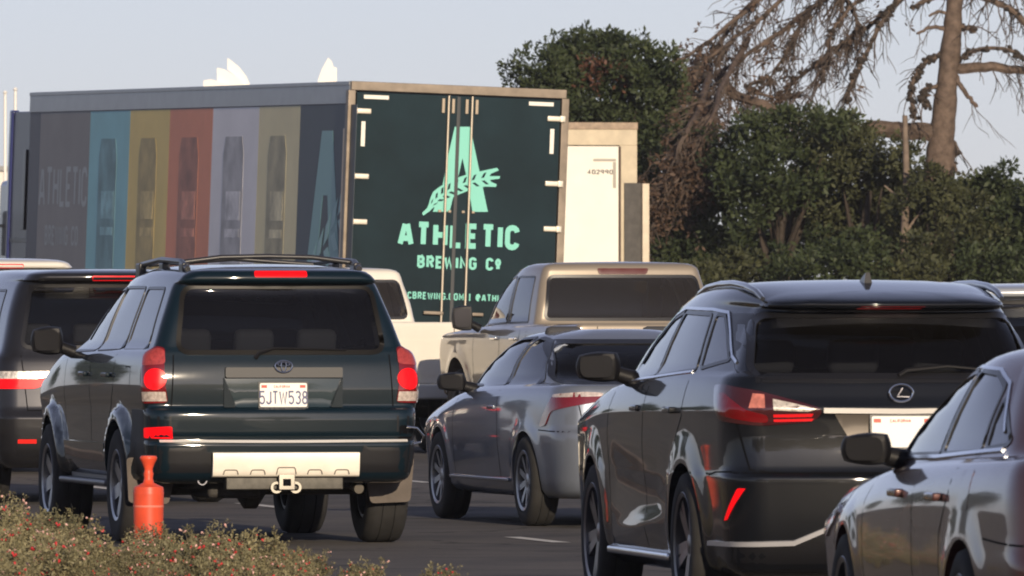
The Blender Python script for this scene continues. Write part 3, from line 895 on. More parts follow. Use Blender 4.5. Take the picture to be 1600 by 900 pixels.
    # garnish with handle, emblem, plate
    gb = MB(); gb.prism(roundpoly([(-.385, 1.075), (.375, 1.075), (.375, 1.14), (-.385, 1.14)], .012), 0, .035, lambda a, b, d: (.10 - d + (b - 1.08) * .1, a, b))
    gar = gb.build("tailgate_garnish", mat("garnish_black", (.012, .012, .013), .35, coat=.3, spec=.2), c.root)
    c.patch("plate_recess", 'B', [(-.30, .885), (.30, .885), (.375, 1.07), (-.375, 1.07)], paint("recess_paint", (0.02, 0.035, 0.042), rough=.3), off=.0, thick=.002, h=.06)
    for q in (-1, 1):
        MB().prism([(q * .385, .885), (q * .31, .885), (q * .385, 1.075)], 0, .02, lambda a, b, d: (.09 - d, a, b)).build("recess_side", P, c.root)
    plate(c.root, .088, .963, 2, "5JTW538")
    em = MB()
    def ell(a, b, cz, r): em.tube([(.062 , a * cos(2 * pi * i / 32), cz + b * sin(2 * pi * i / 32)) for i in range(33)], r, 6)
    ell(.055, .038, 1.145, .0055); ell(.038, .013, 1.160, .004); ell(.016, .035, 1.147, .004)
    em.build("badge", CHROME, gar)
    hd = MB().box(.068, .078, -.11, .11, 1.082, 1.098, .003); hd.build("tailgate_handle", BLACK, gar)
    wp = MB(); wp.tube([(.125, .17, 1.20), (.105, .15, 1.235), (.12, .05, 1.262), (.125, -.25, 1.256), (.13, -.42, 1.25)], [.018, .014, .008, .006, .005], 6)
    wp.build("rear_wiper", BLACK, rw)
    c.patch("third_brake_light", 'B', [(-.17, 1.715), (.17, 1.715), (.17, 1.75), (-.17, 1.75)], BRAKE, off=.0, thick=.008, rnd=.01, h=.03)
    # roof rack
    rk = MB()
    for s_ in (1, -1):
        rk.tube([(.42, s_ * .56, 1.77), (.62, s_ * .565, 1.815), (1.4, s_ * .56, 1.83), (2.2, s_ * .55, 1.80), (2.45, s_ * .54, 1.72)], .02, 8)
        for xx in (.55, 1.3, 2.2): rk.box(xx - .07, xx + .07, s_ * .56 - .025, s_ * .56 + .025, 1.71, 1.81, .01)
    rk.tube([(.68, .56, 1.812), (.68, .3, 1.845), (.68, 0, 1.852), (.68, -.3, 1.845), (.68, -.56, 1.812)], .016, 8)
    rk.tube([(1.9, .56, 1.80), (1.9, 0, 1.84), (1.9, -.56, 1.80)], .016, 8)
    rk.build("roof_rack", mat("rack_black", (.03, .03, .034), .3), c.root)
    # side: cladding, running board, gaps, handles
    lines = []
    for mir in (False, True):
        lines += [("L", [(1.2, 1.26), (1.22, 1.0), (1.5, .75), (1.55, .5)], mir), ("L", [(2.12, 1.24), (2.14, .5)], mir), ("L", [(3.16, 1.22), (3.2, .9), (3.2, .52)], mir), ("L", [(.62, 1.02), (.62, 1.14), (.8, 1.14)], mir)]
    lines += [("B", [(-.70, 1.22), (-.72, .89)], False), ("B", [(.70, 1.22), (.72, .89)], False)]
    c.gaps("shut_lines", lines)
    for s_ in (1, -1):
        rbd = MB().box(1.45, 3.3, s_ * .84 - .07, s_ * .84 + .09, .36, .40, .015); rbd.box(1.5, 3.25, s_ * .80 - .05, s_ * .80 + .05, .38, .46, .01); rbd.build("running_board", mat("board_grey", (.11, .11, .12), .4), c.root)
        for xx in (1.42, 2.32): MB().box(xx - .11, xx + .1, s_ * .915, s_ * .945, 1.07, 1.1, .008).build("door_handle", P, c.root)
        c.patch("door_cladding", "L", [(1.6, .52), (3.2, .52), (3.2, .64), (1.56, .64)], P, off=.0, thick=.022, rnd=.03, h=.1, mirror=s_ < 0)
        mirror_part(c.root, 2.98, s_ * 1.06, 1.30, .22, .20, .14, mat("mirror_dark", (.03, .03, .03), .3, coat=.6), side=s_)
        # mud flaps behind the rear wheels
        mf = MB(); mf.prism(roundpoly([(.66, .26), (.92, .27), (.94, .56), (.60, .56), (.63, .4)], .03), .53, .545, lambda a, b, d: (d - (b - .5) * .1, s_ * a, b))
        mf.build("mud_flap", mat("mud_flap", (.12, .10, .085), .8, noise=.2, nscale=8), c.root)
    for x in (1.0, 3.79):
        for s_ in (1, -1): make_wheel(c.root, x, s_ * .80, .375, .27, .225, ALLOY, spokes=6, sw=.085, side=s_)
    # underneath
    u = MB(); u.tube([(1.0, -.7, .36), (1.0, .7, .36)], .05, 10); u.lathe([(.05, -.1), (.14, -.04), (.14, .04), (.05, .1)], 16, Matrix.Translation((1.0, .05, .36)) @ Matrix.Rotation(pi / 2, 4, 'X'))
    u.box(.3, 3.6, -.55, -.47, .36, .44, .01); u.box(.3, 3.6, .47, .55, .36, .44, .01); u.box(.3, 1.0, .1, .45, .30, .44, .03)
    u.build("rear_axle", UNDER, c.root)
    h = MB(); h.box(.02, .12, -.38, .38, .36, .44, .008); h.box(-.05, .08, -.045, .045, .365, .455, .008)
    hr = h.build("tow_hitch", mat("hitch_steel", (.07, .065, .055), .5, .4, noise=.3, nscale=20), c.root)
    v = MB()
    for s_ in (-1, 1): v.lathe([(.022, -.006), (.038, -.006), (.038, .006), (.022, .006)], 14, Matrix.Translation((-.02, s_ * .062, .375)) @ Matrix.Rotation(pi / 2, 4, 'Y'), closed=True)
    v.box(-.058, -.05, -.052, .052, .36, .46, .004); v.build("hitch_ring", mat("hitch_bright", (.3, .28, .24), .35, .8), hr)
    v = MB().box(-.06, -.056, -.026, .026, .385, .43, .002); v.build("hitch_socket", GAP, hr)
    e = MB(); e.lathe([(.024, 0), (.032, 0), (.032, .3), (.024, .3)], 16, Matrix.Translation((.10, .52, .42)) @ Matrix.Rotation(pi / 2, 4, 'Y'), closed=True); e.build("tow_loop", CHROME, c.root)
    e = MB(); e.tube([(.22, -.52, .36), (.5, -.5, .4), (1.5, -.4, .42)], .032, 12); e.build("exhaust_pipe", mat("pipe", (.2, .18, .15), .4, .7, noise=.3), c.root)
    tag(c.root, "dark green SUV with number 5JTW538 and lit brake lights, behind the orange post", "SUV", "vehicles queueing on the road")
    place(c.root, 446, 69.4, 10.4)
    return c
GT = MATS["side_glass"]; GTB = glass("rear_glass", (.42, .44, .47), ior=1.45, dirt=.012)
GC = glass("clear_glass", (.55, .6, .58), ior=1.5, dirt=.02)
def common(c, P, side, back, wind, cavity, seatspec, rims=ALLOY, spokes=5, sw=.06, style=0, tw=.018, trim=TRIM, rr=.2, track=.79, tyre=.235, rear_rnd=.06, glass_side=None, gb=None, wdx=2.4, rear_depth=.55, side_depth=.45, backtrim=TRIM, extra_cuts=()):
    gs = glass_side or GT
    cuts = [("L", p, side_depth, 1.2, .03) for p in side] + [("R", p, side_depth, 1.2, .03) for p in side]
    cuts += [("B", back, -.5, rear_depth, .05), ("F", wind, wdx, 5.2, .05)] + list(extra_cuts)
    c.finish(P, cuts, cavity)
    for p in side:
        c.window("side_window", "L", p, gs, trim=trim, tw=tw, rnd=.03); c.window("side_window", "R", p, gs, trim=trim, tw=tw, rnd=.03)
    for a_, b_ in zip(side[:-1], side[1:]):      # black pillar trim between neighbouring side windows
        lo, hi = (a_, b_) if min(q[0] for q in a_) < min(q[0] for q in b_) else (b_, a_)
        lb = max(lo, key=lambda q: q[0] - q[1] * .5); lt = max(lo, key=lambda q: q[0] + q[1] * 1.5); hb = min(hi, key=lambda q: q[0] + q[1] * .8); ht = min(hi, key=lambda q: q[0] - q[1] * .8)
        if abs(hb[0] - lb[0]) < .25 and abs(ht[0] - lt[0]) < .25 and hb[0] > lb[0] and ht[0] > lt[0]:
            for kd in ("L", "R"): c.patch("pillar_trim", kd, [lb, hb, ht, lt], TRIM, off=0, thick=.003, h=.06)
    c.rw_ = c.window("rear_window", "B", back, gb or GTB, rnd=rear_rnd, trim=backtrim, tw=.03)
    c.window("windshield", "F", wind, GC, rnd=.05)
    seats(c.root, seatspec)
    for x in c.wheels:
        for s_ in (1, -1): make_wheel(c.root, x, s_ * track, c.rw, tyre, rr, rims, spokes=spokes, sw=sw, side=s_, style=style)
def handles(c, xs, z, y, m):
    for s_ in (1, -1):
        for xx in xs: MB().box(xx - .1, xx + .1, s_ * (y - .01), s_ * (y + .03), z - .016, z + .016, .008).build("door_handle", m, c.root)

# ------------------------------------------------------------ black crossover, right of centre
def rx():
    st = (0.0, 1.3, 3.3, 4.85)
    rows = rows_of(
        dict(z=.22, xr=.22, xf=4.7, w=.80, rb=.06, rc=.14, rcy=.14, tr=.06, n=2),
        dict(z=.27, xr=.10, xf=4.78, w=.87, rb=.09, rc=.2, rcy=.16, n=2),
        dict(z=.40, xr=.035, xf=4.85, w=.905, rb=.10, rc=.26, rcy=.2, tr=.07),
        dict(z=.55, xr=.01, w=.915),
        dict(z=.705, xr=0.0, w=.925, n=2), dict(z=.72, xr=.008, n=2), dict(z=.735, xr=.035, n=3),
        dict(z=.90, xr=.065, w=.93, rb=.09), dict(z=(1.01, 1.0, .98, .86), xr=.06, w=.93, n=2),
        dict(z=(1.045, 1.03, 1.0, .9), xr=.045, n=2), dict(z=(1.09, 1.07, 1.03, .92), xr=.075, w=.925, n=3),
        dict(z=(1.18, 1.155, 1.09, .95), xr=.115, w=.905, xf=4.8, n=2),
        dict(z=(1.21, 1.20, 1.13, .97), xr=.14, w=.885, xf=4.6, n=1),
        dict(z=(1.225, 1.225, 1.15, 1.02), xr=.165, w=.855, xf=3.85, fb=.15, rb=.10, tr=.09, n=6),
        dict(z=(1.38, 1.38, 1.34, 1.3), xr=.30, w=.79, xf=3.35),
        dict(z=(1.515, 1.545, 1.50, 1.45), xr=.42, w=.715, xf=2.95, n=1),
        dict(z=(1.525, 1.56, 1.51, 1.46), xr=.40, w=.705, n=1),
        dict(z=(1.53, 1.57, 1.52, 1.47), xr=.27, w=.70, rb=.12, n=1),
        dict(z=(1.543, 1.595, 1.55, 1.5), xr=.257, w=.685, xf=2.8, n=2),
        dict(z=(1.550, 1.632, 1.59, 1.52), xr=.27, w=.64, xf=2.7, n=2),
        dict(z=(1.557, 1.66, 1.61, 1.54), xr=.33, w=.55, xf=2.65, n=2),
        dict(z=(1.562, 1.675, 1.63, 1.56), xr=.42, w=.34, rc=.05, rcy=.05, n=2),
        dict(z=(1.565, 1.68, 1.635, 1.56), xr=.5, w=.06, rc=.01, rcy=.01, fc=.01, fcy=.01, n=1))
    def crease(x, y, z):
        # body-side sculpting: hollow door with a rising sill ridge
        h = -0.014 * np.exp(-((z - (.62 + .07 * (x - 2.4))) / .13) ** 2) * smooth(1.5, 1.9, x) * (1 - smooth(3.1, 3.5, x))
        return h + 0.014 * np.exp(-((z - (.42 - .10 * (x - 2.4))) / .05) ** 2) * smooth(1.5, 1.9, x) * (1 - smooth(3.1, 3.5, x))
    c = Car("black_crossover", rows, st, (1.08, 3.87), .405, .365, flare=.02, flw=(.03, .16), ns=110, extra=crease)
    P = paint("black_paint", (0.004, 0.005, 0.0075), rough=.5)
    side = [[(1.17, 1.235), (2.1, 1.20), (2.06, 1.51), (1.30, 1.50)],
            [(2.16, 1.20), (3.12, 1.165), (2.72, 1.38), (2.45, 1.475), (2.13, 1.51)],
            [(.62, 1.29), (1.08, 1.245), (1.20, 1.50), (1.06, 1.50)]]
    back = [(-.70, 1.215), (.70, 1.215), (.63, 1.495), (-.63, 1.495)]
    wind = [(-.72, 1.22), (.72, 1.22), (.62, 1.44), (-.62, 1.44)]
    cav = rows_of(dict(z=.95, xr=.32, xf=3.5, w=.78, rb=.05, rc=.1, rcy=.1, fb=.1, fc=.1, fcy=.1, n=2),
                  dict(z=1.2, xr=.33, xf=3.4, w=.78), dict(z=(1.46, 1.48, 1.46, 1.4), xr=.56, xf=2.8, w=.66, n=2), dict(z=(1.50, 1.54, 1.5, 1.45), xr=.7, xf=2.6, w=.5, n=1))
    common(c, P, side, back, wind, cav, [(2.5, .38, .5), (2.5, -.38, .5), (1.55, 0, 1.3)], rims=DALLOY, spokes=5, sw=.05, style=1, rr=.255, track=.80, tyre=.235, wdx=2.75, trim=TRIM, side_depth=.62)
    # bright side moulding sweeping down behind the quarter glass
    CH = mat("satin_chrome", (.62, .64, .68), .18, 1.0)
    for mir in (False, True):
        c.strip("window_moulding", "L", [(3.16, 1.16), (2.75, 1.395), (2.44, 1.50), (2.1, 1.535), (1.3, 1.53), (1.0, 1.515), (.82, 1.42), (.60, 1.30), (.48, 1.27)], .014, CH, off=.0, thick=.008, mirror=mir)
        c.strip("belt_moulding", "L", [(3.14, 1.155), (2.1, 1.188), (1.2, 1.222)], .012, CH, off=.0, thick=.006, mirror=mir)
        c.patch("quarter_panel", "L", [(.46, 1.27), (.66, 1.285), (1.05, 1.50), (.9, 1.47), (.75, 1.36)], TRIM, off=0, thick=.002, mirror=mir)
    # black gloss surround of the rear glass
    c.patch("glass_surround", "B", [(-.765, 1.20), (-.70, 1.20), (-.63, 1.512), (-.68, 1.512)], TRIM, off=0, thick=.002)
    c.patch("glass_surround", "B", [(.765, 1.20), (.70, 1.20), (.63, 1.512), (.68, 1.512)], TRIM, off=0, thick=.002)
    c.patch("glass_surround", "B", [(-.70, 1.175), (.70, 1.175), (.70, 1.207), (-.70, 1.207)], TRIM, off=0, thick=.003)
    HOUS = mat("lamp_housing", (.05, .01, .012), .12, coat=1.0)
    for mir in (False, True):
        o = c.cylp([('s', .42, 1.16, .93), ('s', .25, 1.165, .9), ('r', .72, 1.135, .12), ('r', .38, 1.045, .07), ('r', .44, .985, .06), ('r', .70, .965, .1), ('s', .27, .99, .9), ('s', .36, 1.06, .92)])
        t = c.patch("tail_light", 'C', o, HOUS, off=0, thick=.008, rnd=.03, h=.02, mirror=mir)
        o = c.cylp([('s', .31, 1.12, .92), ('s', .22, 1.125, .9), ('r', .785, 1.045, .1), ('r', .66, 1.02, .1), ('r', .66, .98, .1), ('r', .75, .985, .1), ('s', .27, 1.02, .9)])
        c.patch("brake_lamp", 'C', o, REDLENS, off=.007, thick=.003, rnd=.015, h=.02, parent=t, mirror=mir)
        for z0, z1 in ((.985, .998), (1.008, 1.023)):
            o = c.cylp([('r', .64, z0, .08), ('r', .64, z1, .08), ('r', .44, z1 + .004, .06), ('r', .45, z0 + .004, .06)])
            c.patch("light_bar", 'C', o, mat("bar_red", (.65, .01, .015), .1, coat=1.0, emit=(1, .01, .01), es=.25), off=.007, thick=.003, h=.02, parent=t, mirror=mir)
        o = c.cylp([('r', .635, 1.042, .08), ('r', .64, 1.092, .1), ('r', .42, 1.046, .06), ('r', .47, 1.036, .06)])
        c.patch("reverse_lens", 'C', o, mat("clear_bright", (.75, .68, .58), .15, .35, coat=1.0, noise=.6, nscale=45), off=.007, thick=.003, h=.02, parent=t, mirror=mir)
        o = c.cylp([('r', .76, 1.05, .1), ('r', .75, 1.12, .11), ('r', .69, 1.115, .1), ('r', .67, 1.05, .1)])
        c.patch("indicator_lens", 'C', o, mat("indicator_pink", (.5, .17, .13), .15, coat=1.0, noise=.4, nscale=30), off=.007, thick=.003, h=.02, parent=t, mirror=mir)
        o = c.cylp([('s', .20, .50, .9), ('s', .16, .505, .9), ('r', .80, .66, .05), ('r', .845, .66, .07)])
        c.patch("bumper_reflector", 'C', o, BRAKE, off=0, thick=.006, rnd=.006, h=.02, mirror=mir)  # reflector given lamp emission, so it glows by itself
    bar = MB()
    c.strip("chrome_bar", "B", [(-.385, 1.04), (0, 1.038), (.385, 1.04)], .017, mat("lit_chrome", (.86, .83, .78), .28, .25), off=0, thick=.018)
    # plate recess
    c.patch("plate_recess", "B", [(-.22, .84), (.22, .84), (.33, 1.022), (-.33, 1.022)], mat("recess_trim", (.16, .14, .12), .3, .4, coat=.5), off=0, thick=.003, h=.05)
    plate(c.root, .045, .935, 3)
    # lower lip: bright curve over a black valance
    c.patch("valance", "B", [(-.80, .25), (.80, .25), (.80, .375), (.52, .385), (.36, .455), (-.36, .455), (-.52, .385), (-.80, .375)], BLACK, off=0, thick=.004, h=.05)
    c.strip("lip_moulding", "B", [(-.86, .385), (-.53, .395), (-.36, .468), (.36, .468), (.53, .395), (.86, .385)], .022, mat("lip_chrome", (.5, .5, .52), .3, .3), off=0, thick=.014)
    for s_ in (-1, 1):
        mirror_part(c.root, 3.0, s_ * 1.02, 1.235, .235, .165, .15, P, side=s_, ang=16)
        rl = MB(); rl.tube([(.55, s_ * .60, 1.585), (.7, s_ * .605, 1.62), (.95, s_ * .61, 1.645), (1.3, s_ * .61, 1.658), (1.7, s_ * .61, 1.655), (2.1, s_ * .60, 1.64), (2.4, s_ * .59, 1.61), (2.6, s_ * .58, 1.58)], [.012, .017, .02, .02, .02, .02, .017, .012], 8)
        rl.build("roof_rail", mat("rail_black", (.03, .033, .04), .2, coat=.8), c.root)
        sl = MB(); sl.box(1.55, 3.4, s_ * .86 - .03, s_ * .86 + .05, .27, .31, .012); sl.build("sill_moulding", CH, c.root)
        for xw in (1.08, 3.87):
            pass
    # emblem: oval ring with a slanted letter
    em = MB()
    em.tube([(.062, .058 * cos(2 * pi * i / 32), 1.125 + .042 * sin(2 * pi * i / 32)) for i in range(33)], .006, 6)
    em.tube([(.062, -.006, 1.15), (.062, .020, 1.108), (.062, -.040, 1.106)], .0055, 6)
    em.build("badge", mat("bright_chrome", (.9, .9, .88), .1, 1.0), c.root)
    # roof fin, wiper, third brake light, washer lights
    fn = MB(); fn.prism([(.92, 1.63), (1.14, 1.65), (1.0, 1.70), (.945, 1.715)], -.014, .014, lambda a, b, d: (a, d * (1.9 - (b - 1.63) * 14), b)); fn.build("roof_fin", TRIM, c.root)
    wp = MB(); wp.tube([(.13, .0, 1.21), (.14, -.04, 1.235), (.17, -.25, 1.255), (.16, -.48, 1.235)], [.012, .012, .008, .005], 6); wp.build("rear_wiper", BLACK, c.rw_)
    c.patch("third_brake_light", "B", [(-.16, 1.537), (.16, 1.537), (.16, 1.548), (-.16, 1.548)], REDLENS, off=0, thick=.004, h=.03)
    lines = []
    for mir in (False, True):
        lines += [("L", [(1.12, 1.22), (1.15, 1.0), (1.42, .80), (1.52, .5), (1.5, .33)], mir), ("L", [(2.13, 1.19), (2.2, .8), (2.18, .33)], mir), ("L", [(3.2, 1.13), (3.32, .9), (3.3, .33)], mir), ("L", [(.55, .72), (.42, .735), (.2, .74)], mir)]
    lines += [("B", [(-.80, 1.0), (-.74, .75), (-.60, .735)], False), ("B", [(.80, 1.0), (.74, .75), (.6, .735)], False), ("B", [(-.86, .735), (.86, .735)], False)]
    c.gaps("shut_lines", lines)
    handles(c, (1.4, 2.4), 1.03, .915, P)
    tag(c.root, "glossy black crossover with oval badge and slanted red reflector, right of the silver coupe", "crossover", "vehicles queueing on the road")
    place(c.root, 1412, 53.1, 10.9)

# ------------------------------------------------------------ silver coupe
def coupe():
    st = (0.0, 1.3, 2.6, 4.4)
    rows = rows_of(
        dict(z=.20, xr=.2, xf=4.3, w=.76, rb=.08, rc=.15, rcy=.15, n=2),
        dict(z=.26, xr=.06, xf=4.38, w=.83, rb=.10, rc=.22, rcy=.18, tr=.06, n=2),
        dict(z=.42, xr=.01, xf=4.42, w=.855, rb=.12, rc=.28, rcy=.2),
        dict(z=.60, xr=0, w=.868, n=3), dict(z=(.66, .66, .66, .6), xr=.02, n=2), dict(z=(.68, .68, .68, .62), xr=.055, n=3),
        dict(z=(.82, .82, .80, .66), xr=.07, w=.865, n=3),
        dict(z=(.95, .93, .88, .70), xr=.09, w=.845, xf=4.38, n=2), dict(z=(.985, .965, .93, .74), xr=.12, w=.81, xf=4.3, n=1),
        dict(z=(.99, .985, .955, .80), xr=.60, w=.765, xf=3.55, fb=.2, rb=.05, n=6),
        dict(z=(1.12, 1.14, 1.12, 1.0), xr=.88, w=.70, xf=3.1, tr=.06),
        dict(z=(1.24, 1.275, 1.27, 1.15), xr=1.20, w=.60, xf=2.72, n=2),
        dict(z=(1.27, 1.32, 1.31, 1.18), xr=1.33, w=.53, xf=2.6, n=2),
        dict(z=(1.29, 1.345, 1.335, 1.2), xr=1.42, w=.43, xf=2.5, n=2),
        dict(z=(1.30, 1.36, 1.35, 1.2), xr=1.5, w=.28, rc=.05, rcy=.05, n=2),
        dict(z=(1.305, 1.365, 1.353, 1.2), xr=1.6, w=.05, rc=.01, rcy=.01, fc=.01, fcy=.01, n=1))
    c = Car("silver_coupe", rows, st, (.95, 3.6), .345, .315, flare=.012, flw=(.02, .12))
    P = paint("silver_blue_paint", (0.19, 0.215, 0.265), metal=.4, rough=.35)
    side = [[(1.80, .985), (3.02, .965), (2.74, 1.11), (2.44, 1.22), (2.1, 1.285), (1.78, 1.295)],
            [(.98, 1.0), (1.72, .99), (1.70, 1.295), (1.42, 1.27), (1.18, 1.17)]]
    back = [(-.66, 1.01), (.66, 1.01), (.55, 1.265), (-.55, 1.265)]
    wind = [(-.62, .98), (.62, .98), (.5, 1.24), (-.5, 1.24)]
    cav = rows_of(dict(z=.72, xr=.85, xf=3.2, w=.70, rb=.03, rc=.1, rcy=.1, fb=.1, fc=.1, fcy=.1, n=2),
                  dict(z=.95, xr=.87, xf=3.2, w=.69), dict(z=(1.18, 1.22, 1.2, 1.1), xr=1.3, xf=2.6, w=.54, n=2), dict(z=(1.22, 1.27, 1.26, 1.1), xr=1.45, xf=2.45, w=.4, n=1))
    common(c, P, side, back, wind, cav, [(2.05, .35, .48), (2.05, -.35, .48)], rims=ALLOY, spokes=9, sw=.04, rr=.205, track=.755, tyre=.205, wdx=2.3, rear_depth=1.25, side_depth=.42)
    for mir in (False, True):
        o = c.cylp([('s', .56, .69, .86), ('s', .44, .80, .85), ('s', .25, .915, .84), ('r', .62, .935, .12), ('r', .48, .925, .1), ('r', .52, .87, .1), ('s', .28, .80, .85), ('s', .40, .70, .86)])
        t = c.patch("tail_light", 'C', o, REDLENS, off=0, thick=.008, rnd=.03, h=.03, mirror=mir)
        o = c.cylp([('s', .26, .915, .85), ('r', .62, .935, .12), ('r', .49, .928, .1), ('r', .50, .905, .1), ('s', .26, .895, .85)])
        c.patch("reverse_lens", 'C', o, CLEAR, off=.006, thick=.003, rnd=.02, h=.03, parent=t, mirror=mir)
        c.patch("headlight", "L", [(4.25, .62), (3.85, .72), (3.7, .70), (4.1, .60)], CLEAR, off=0, thick=.008, rnd=.02, h=.05, mirror=mir)
    plate(c.root, .065, .78, 2)
    for s_ in (1, -1):
        mirror_part(c.root, 2.82, s_ * .93, .985, .21, .14, .12, P, side=s_, ang=14)
        MB().box(1.4, 3.2, s_ * .835 - .02, s_ * .835 + .025, .30, .325, .008).build("sill_moulding", P, c.root)
        handles(c, (), 0, 0, P)
        MB().box(1.78, 1.98, s_ * .85, s_ * .875, .80, .83, .008).build("door_handle", P, c.root)
    lines = []
    for mir in (False, True):
        lines += [("L", [(1.74, .98), (1.70, .7), (1.66, .33)], mir), ("L", [(3.02, .95), (3.1, .7), (3.08, .33)], mir), ("L", [(.62, .67), (.4, .665), (.1, .66)], mir)]
    lines += [("B", [(-.66, .90), (-.62, .70), (.62, .70), (.66, .90)], False)]
    c.gaps("shut_lines", lines)
    tag(c.root, "silver grey two-door coupe between the dark green SUV and the black crossover", "coupe", "vehicles queueing on the road")
    place(c.root, 1056, 74.7, 14.2)

# ------------------------------------------------------------ maroon grey sedan, bottom right
def sedan():
    st = (0.0, 1.3, 2.7, 4.85)
    rows = rows_of(
        dict(z=.20, xr=.2, xf=4.75, w=.80, rb=.08, rc=.15, rcy=.15, n=2),
        dict(z=.26, xr=.06, xf=4.84, w=.875, rb=.10, rc=.22, rcy=.18, tr=.06, n=2),
        dict(z=.42, xr=.01, xf=4.88, w=.90, rb=.12, rc=.28, rcy=.2),
        dict(z=.60, xr=0, w=.915, n=3), dict(z=(.68, .68, .66, .6), xr=.05, n=3),
        dict(z=(.84, .84, .80, .66), xr=.07, w=.912, n=3),
        dict(z=(.97, .94, .88, .72), xr=.09, w=.885, xf=4.8, n=2), dict(z=(1.01, .975, .93, .78), xr=.12, w=.85, xf=4.7, n=1),
        dict(z=(1.02, .99, .95, .84), xr=.65, w=.81, xf=3.95, fb=.2, rb=.05, n=6),
        dict(z=(1.16, 1.15, 1.12, 1.0), xr=.95, w=.74, xf=3.48, tr=.06),
        dict(z=(1.30, 1.33, 1.30, 1.15), xr=1.25, w=.64, xf=2.85, n=2),
        dict(z=(1.33, 1.38, 1.35, 1.18), xr=1.38, w=.58, xf=2.7, n=2),
        dict(z=(1.35, 1.41, 1.39, 1.2), xr=1.45, w=.46, xf=2.6, n=2),
        dict(z=(1.36, 1.43, 1.41, 1.2), xr=1.5, w=.28, rc=.05, rcy=.05, n=2),
        dict(z=(1.365, 1.435, 1.415, 1.2), xr=1.6, w=.05, rc=.01, rcy=.01, fc=.01, fcy=.01, n=1))
    c = Car("maroon_sedan", rows, st, (1.1, 3.88), .36, .33, flare=.012, flw=(.02, .14), ns=110)
    P = paint("maroon_grey_paint", (0.07, 0.028, 0.026), metal=.2, rough=.35)
    side = [[(2.18, 1.0), (3.42, .975), (3.12, 1.09), (2.78, 1.21), (2.45, 1.28), (2.15, 1.305)],
            [(1.42, 1.02), (2.10, 1.0), (2.07, 1.31), (1.75, 1.30), (1.55, 1.25)],
            [(1.05, 1.05), (1.35, 1.03), (1.46, 1.21)]]
    back = [(-.62, 1.06), (.62, 1.06), (.52, 1.30), (-.52, 1.30)]
    wind = [(-.66, .98), (.66, .98), (.54, 1.25), (-.54, 1.25)]
    cav = rows_of(dict(z=.75, xr=.9, xf=3.4, w=.74, rb=.03, rc=.1, rcy=.1, fb=.1, fc=.1, fcy=.1, n=2),
                  dict(z=.97, xr=.92, xf=3.4, w=.74), dict(z=(1.24, 1.26, 1.24, 1.15), xr=1.35, xf=2.75, w=.58, n=2), dict(z=(1.28, 1.33, 1.31, 1.15), xr=1.5, xf=2.6, w=.42, n=1))
    common(c, P, side, back, wind, cav, [(2.3, .37, .5), (2.3, -.37, .5), (1.35, 0, 1.2)], rims=DALLOY, spokes=7, sw=.05, rr=.225, track=.80, tyre=.22, wdx=2.5, rear_depth=1.3, side_depth=.45)
    for mir in (False, True):
        c.strip("window_moulding", "L", [(3.46, .965), (3.14, 1.11), (2.79, 1.23), (2.46, 1.30), (2.2, 1.328), (1.75, 1.32), (1.52, 1.27), (1.2, 1.09)], .012, mat("satin_chrome", (.62, .64, .68), .18, 1.0), off=0, thick=.006, mirror=mir)
        c.strip("belt_moulding", "L", [(3.44, .96), (2.2, .982), (1.1, 1.025)], .014, mat("satin_chrome", (.62, .64, .68), .18, 1.0), off=0, thick=.006, mirror=mir)
        o = c.cylp([('r', .80, .86, .1), ('r', .79, .93, .1), ('r', .5, .93, .1), ('r', .52, .78, .1), ('r', .80, .78, .1)])
        c.patch("tail_light", 'C', o, REDLENS, off=0, thick=.008, rnd=.03, h=.03, mirror=mir)
        c.patch("headlight", "L", [(4.7, .66), (4.25, .76), (4.15, .73), (4.55, .62)], CLEAR, off=0, thick=.008, rnd=.02, h=.05, mirror=mir)
        c.patch("fuel_door", "L", [(1.02, .80), (1.2, .80), (1.2, .95), (1.02, .95)], P, off=0, thick=.002, rnd=.02, h=.05, mirror=mir)
    plate(c.root, .065, .80, 2)
    for s_ in (1, -1):
        mirror_part(c.root, 3.12, s_ * .93, 1.0, .205, .135, .12, P, side=s_, ang=16)
    lines = []
    for mir in (False, True):
        lines += [("L", [(2.14, .97), (2.14, .7), (2.12, .33)], mir), ("L", [(1.38, 1.0), (1.40, .86), (1.56, .7), (1.56, .33)], mir), ("L", [(3.3, .93), (3.38, .7), (3.36, .33)], mir), ("L", [(.75, .70), (.5, .69), (.1, .68)], mir)]
    c.gaps("shut_lines", lines)
    handles(c, (1.62, 2.5), .84, .905, P)
    tag(c.root, "maroon grey four-door sedan cut by the right edge, in front of the black crossover", "sedan", "vehicles queueing on the road")
    place(c.root, 1958, 39.8, 11.2)

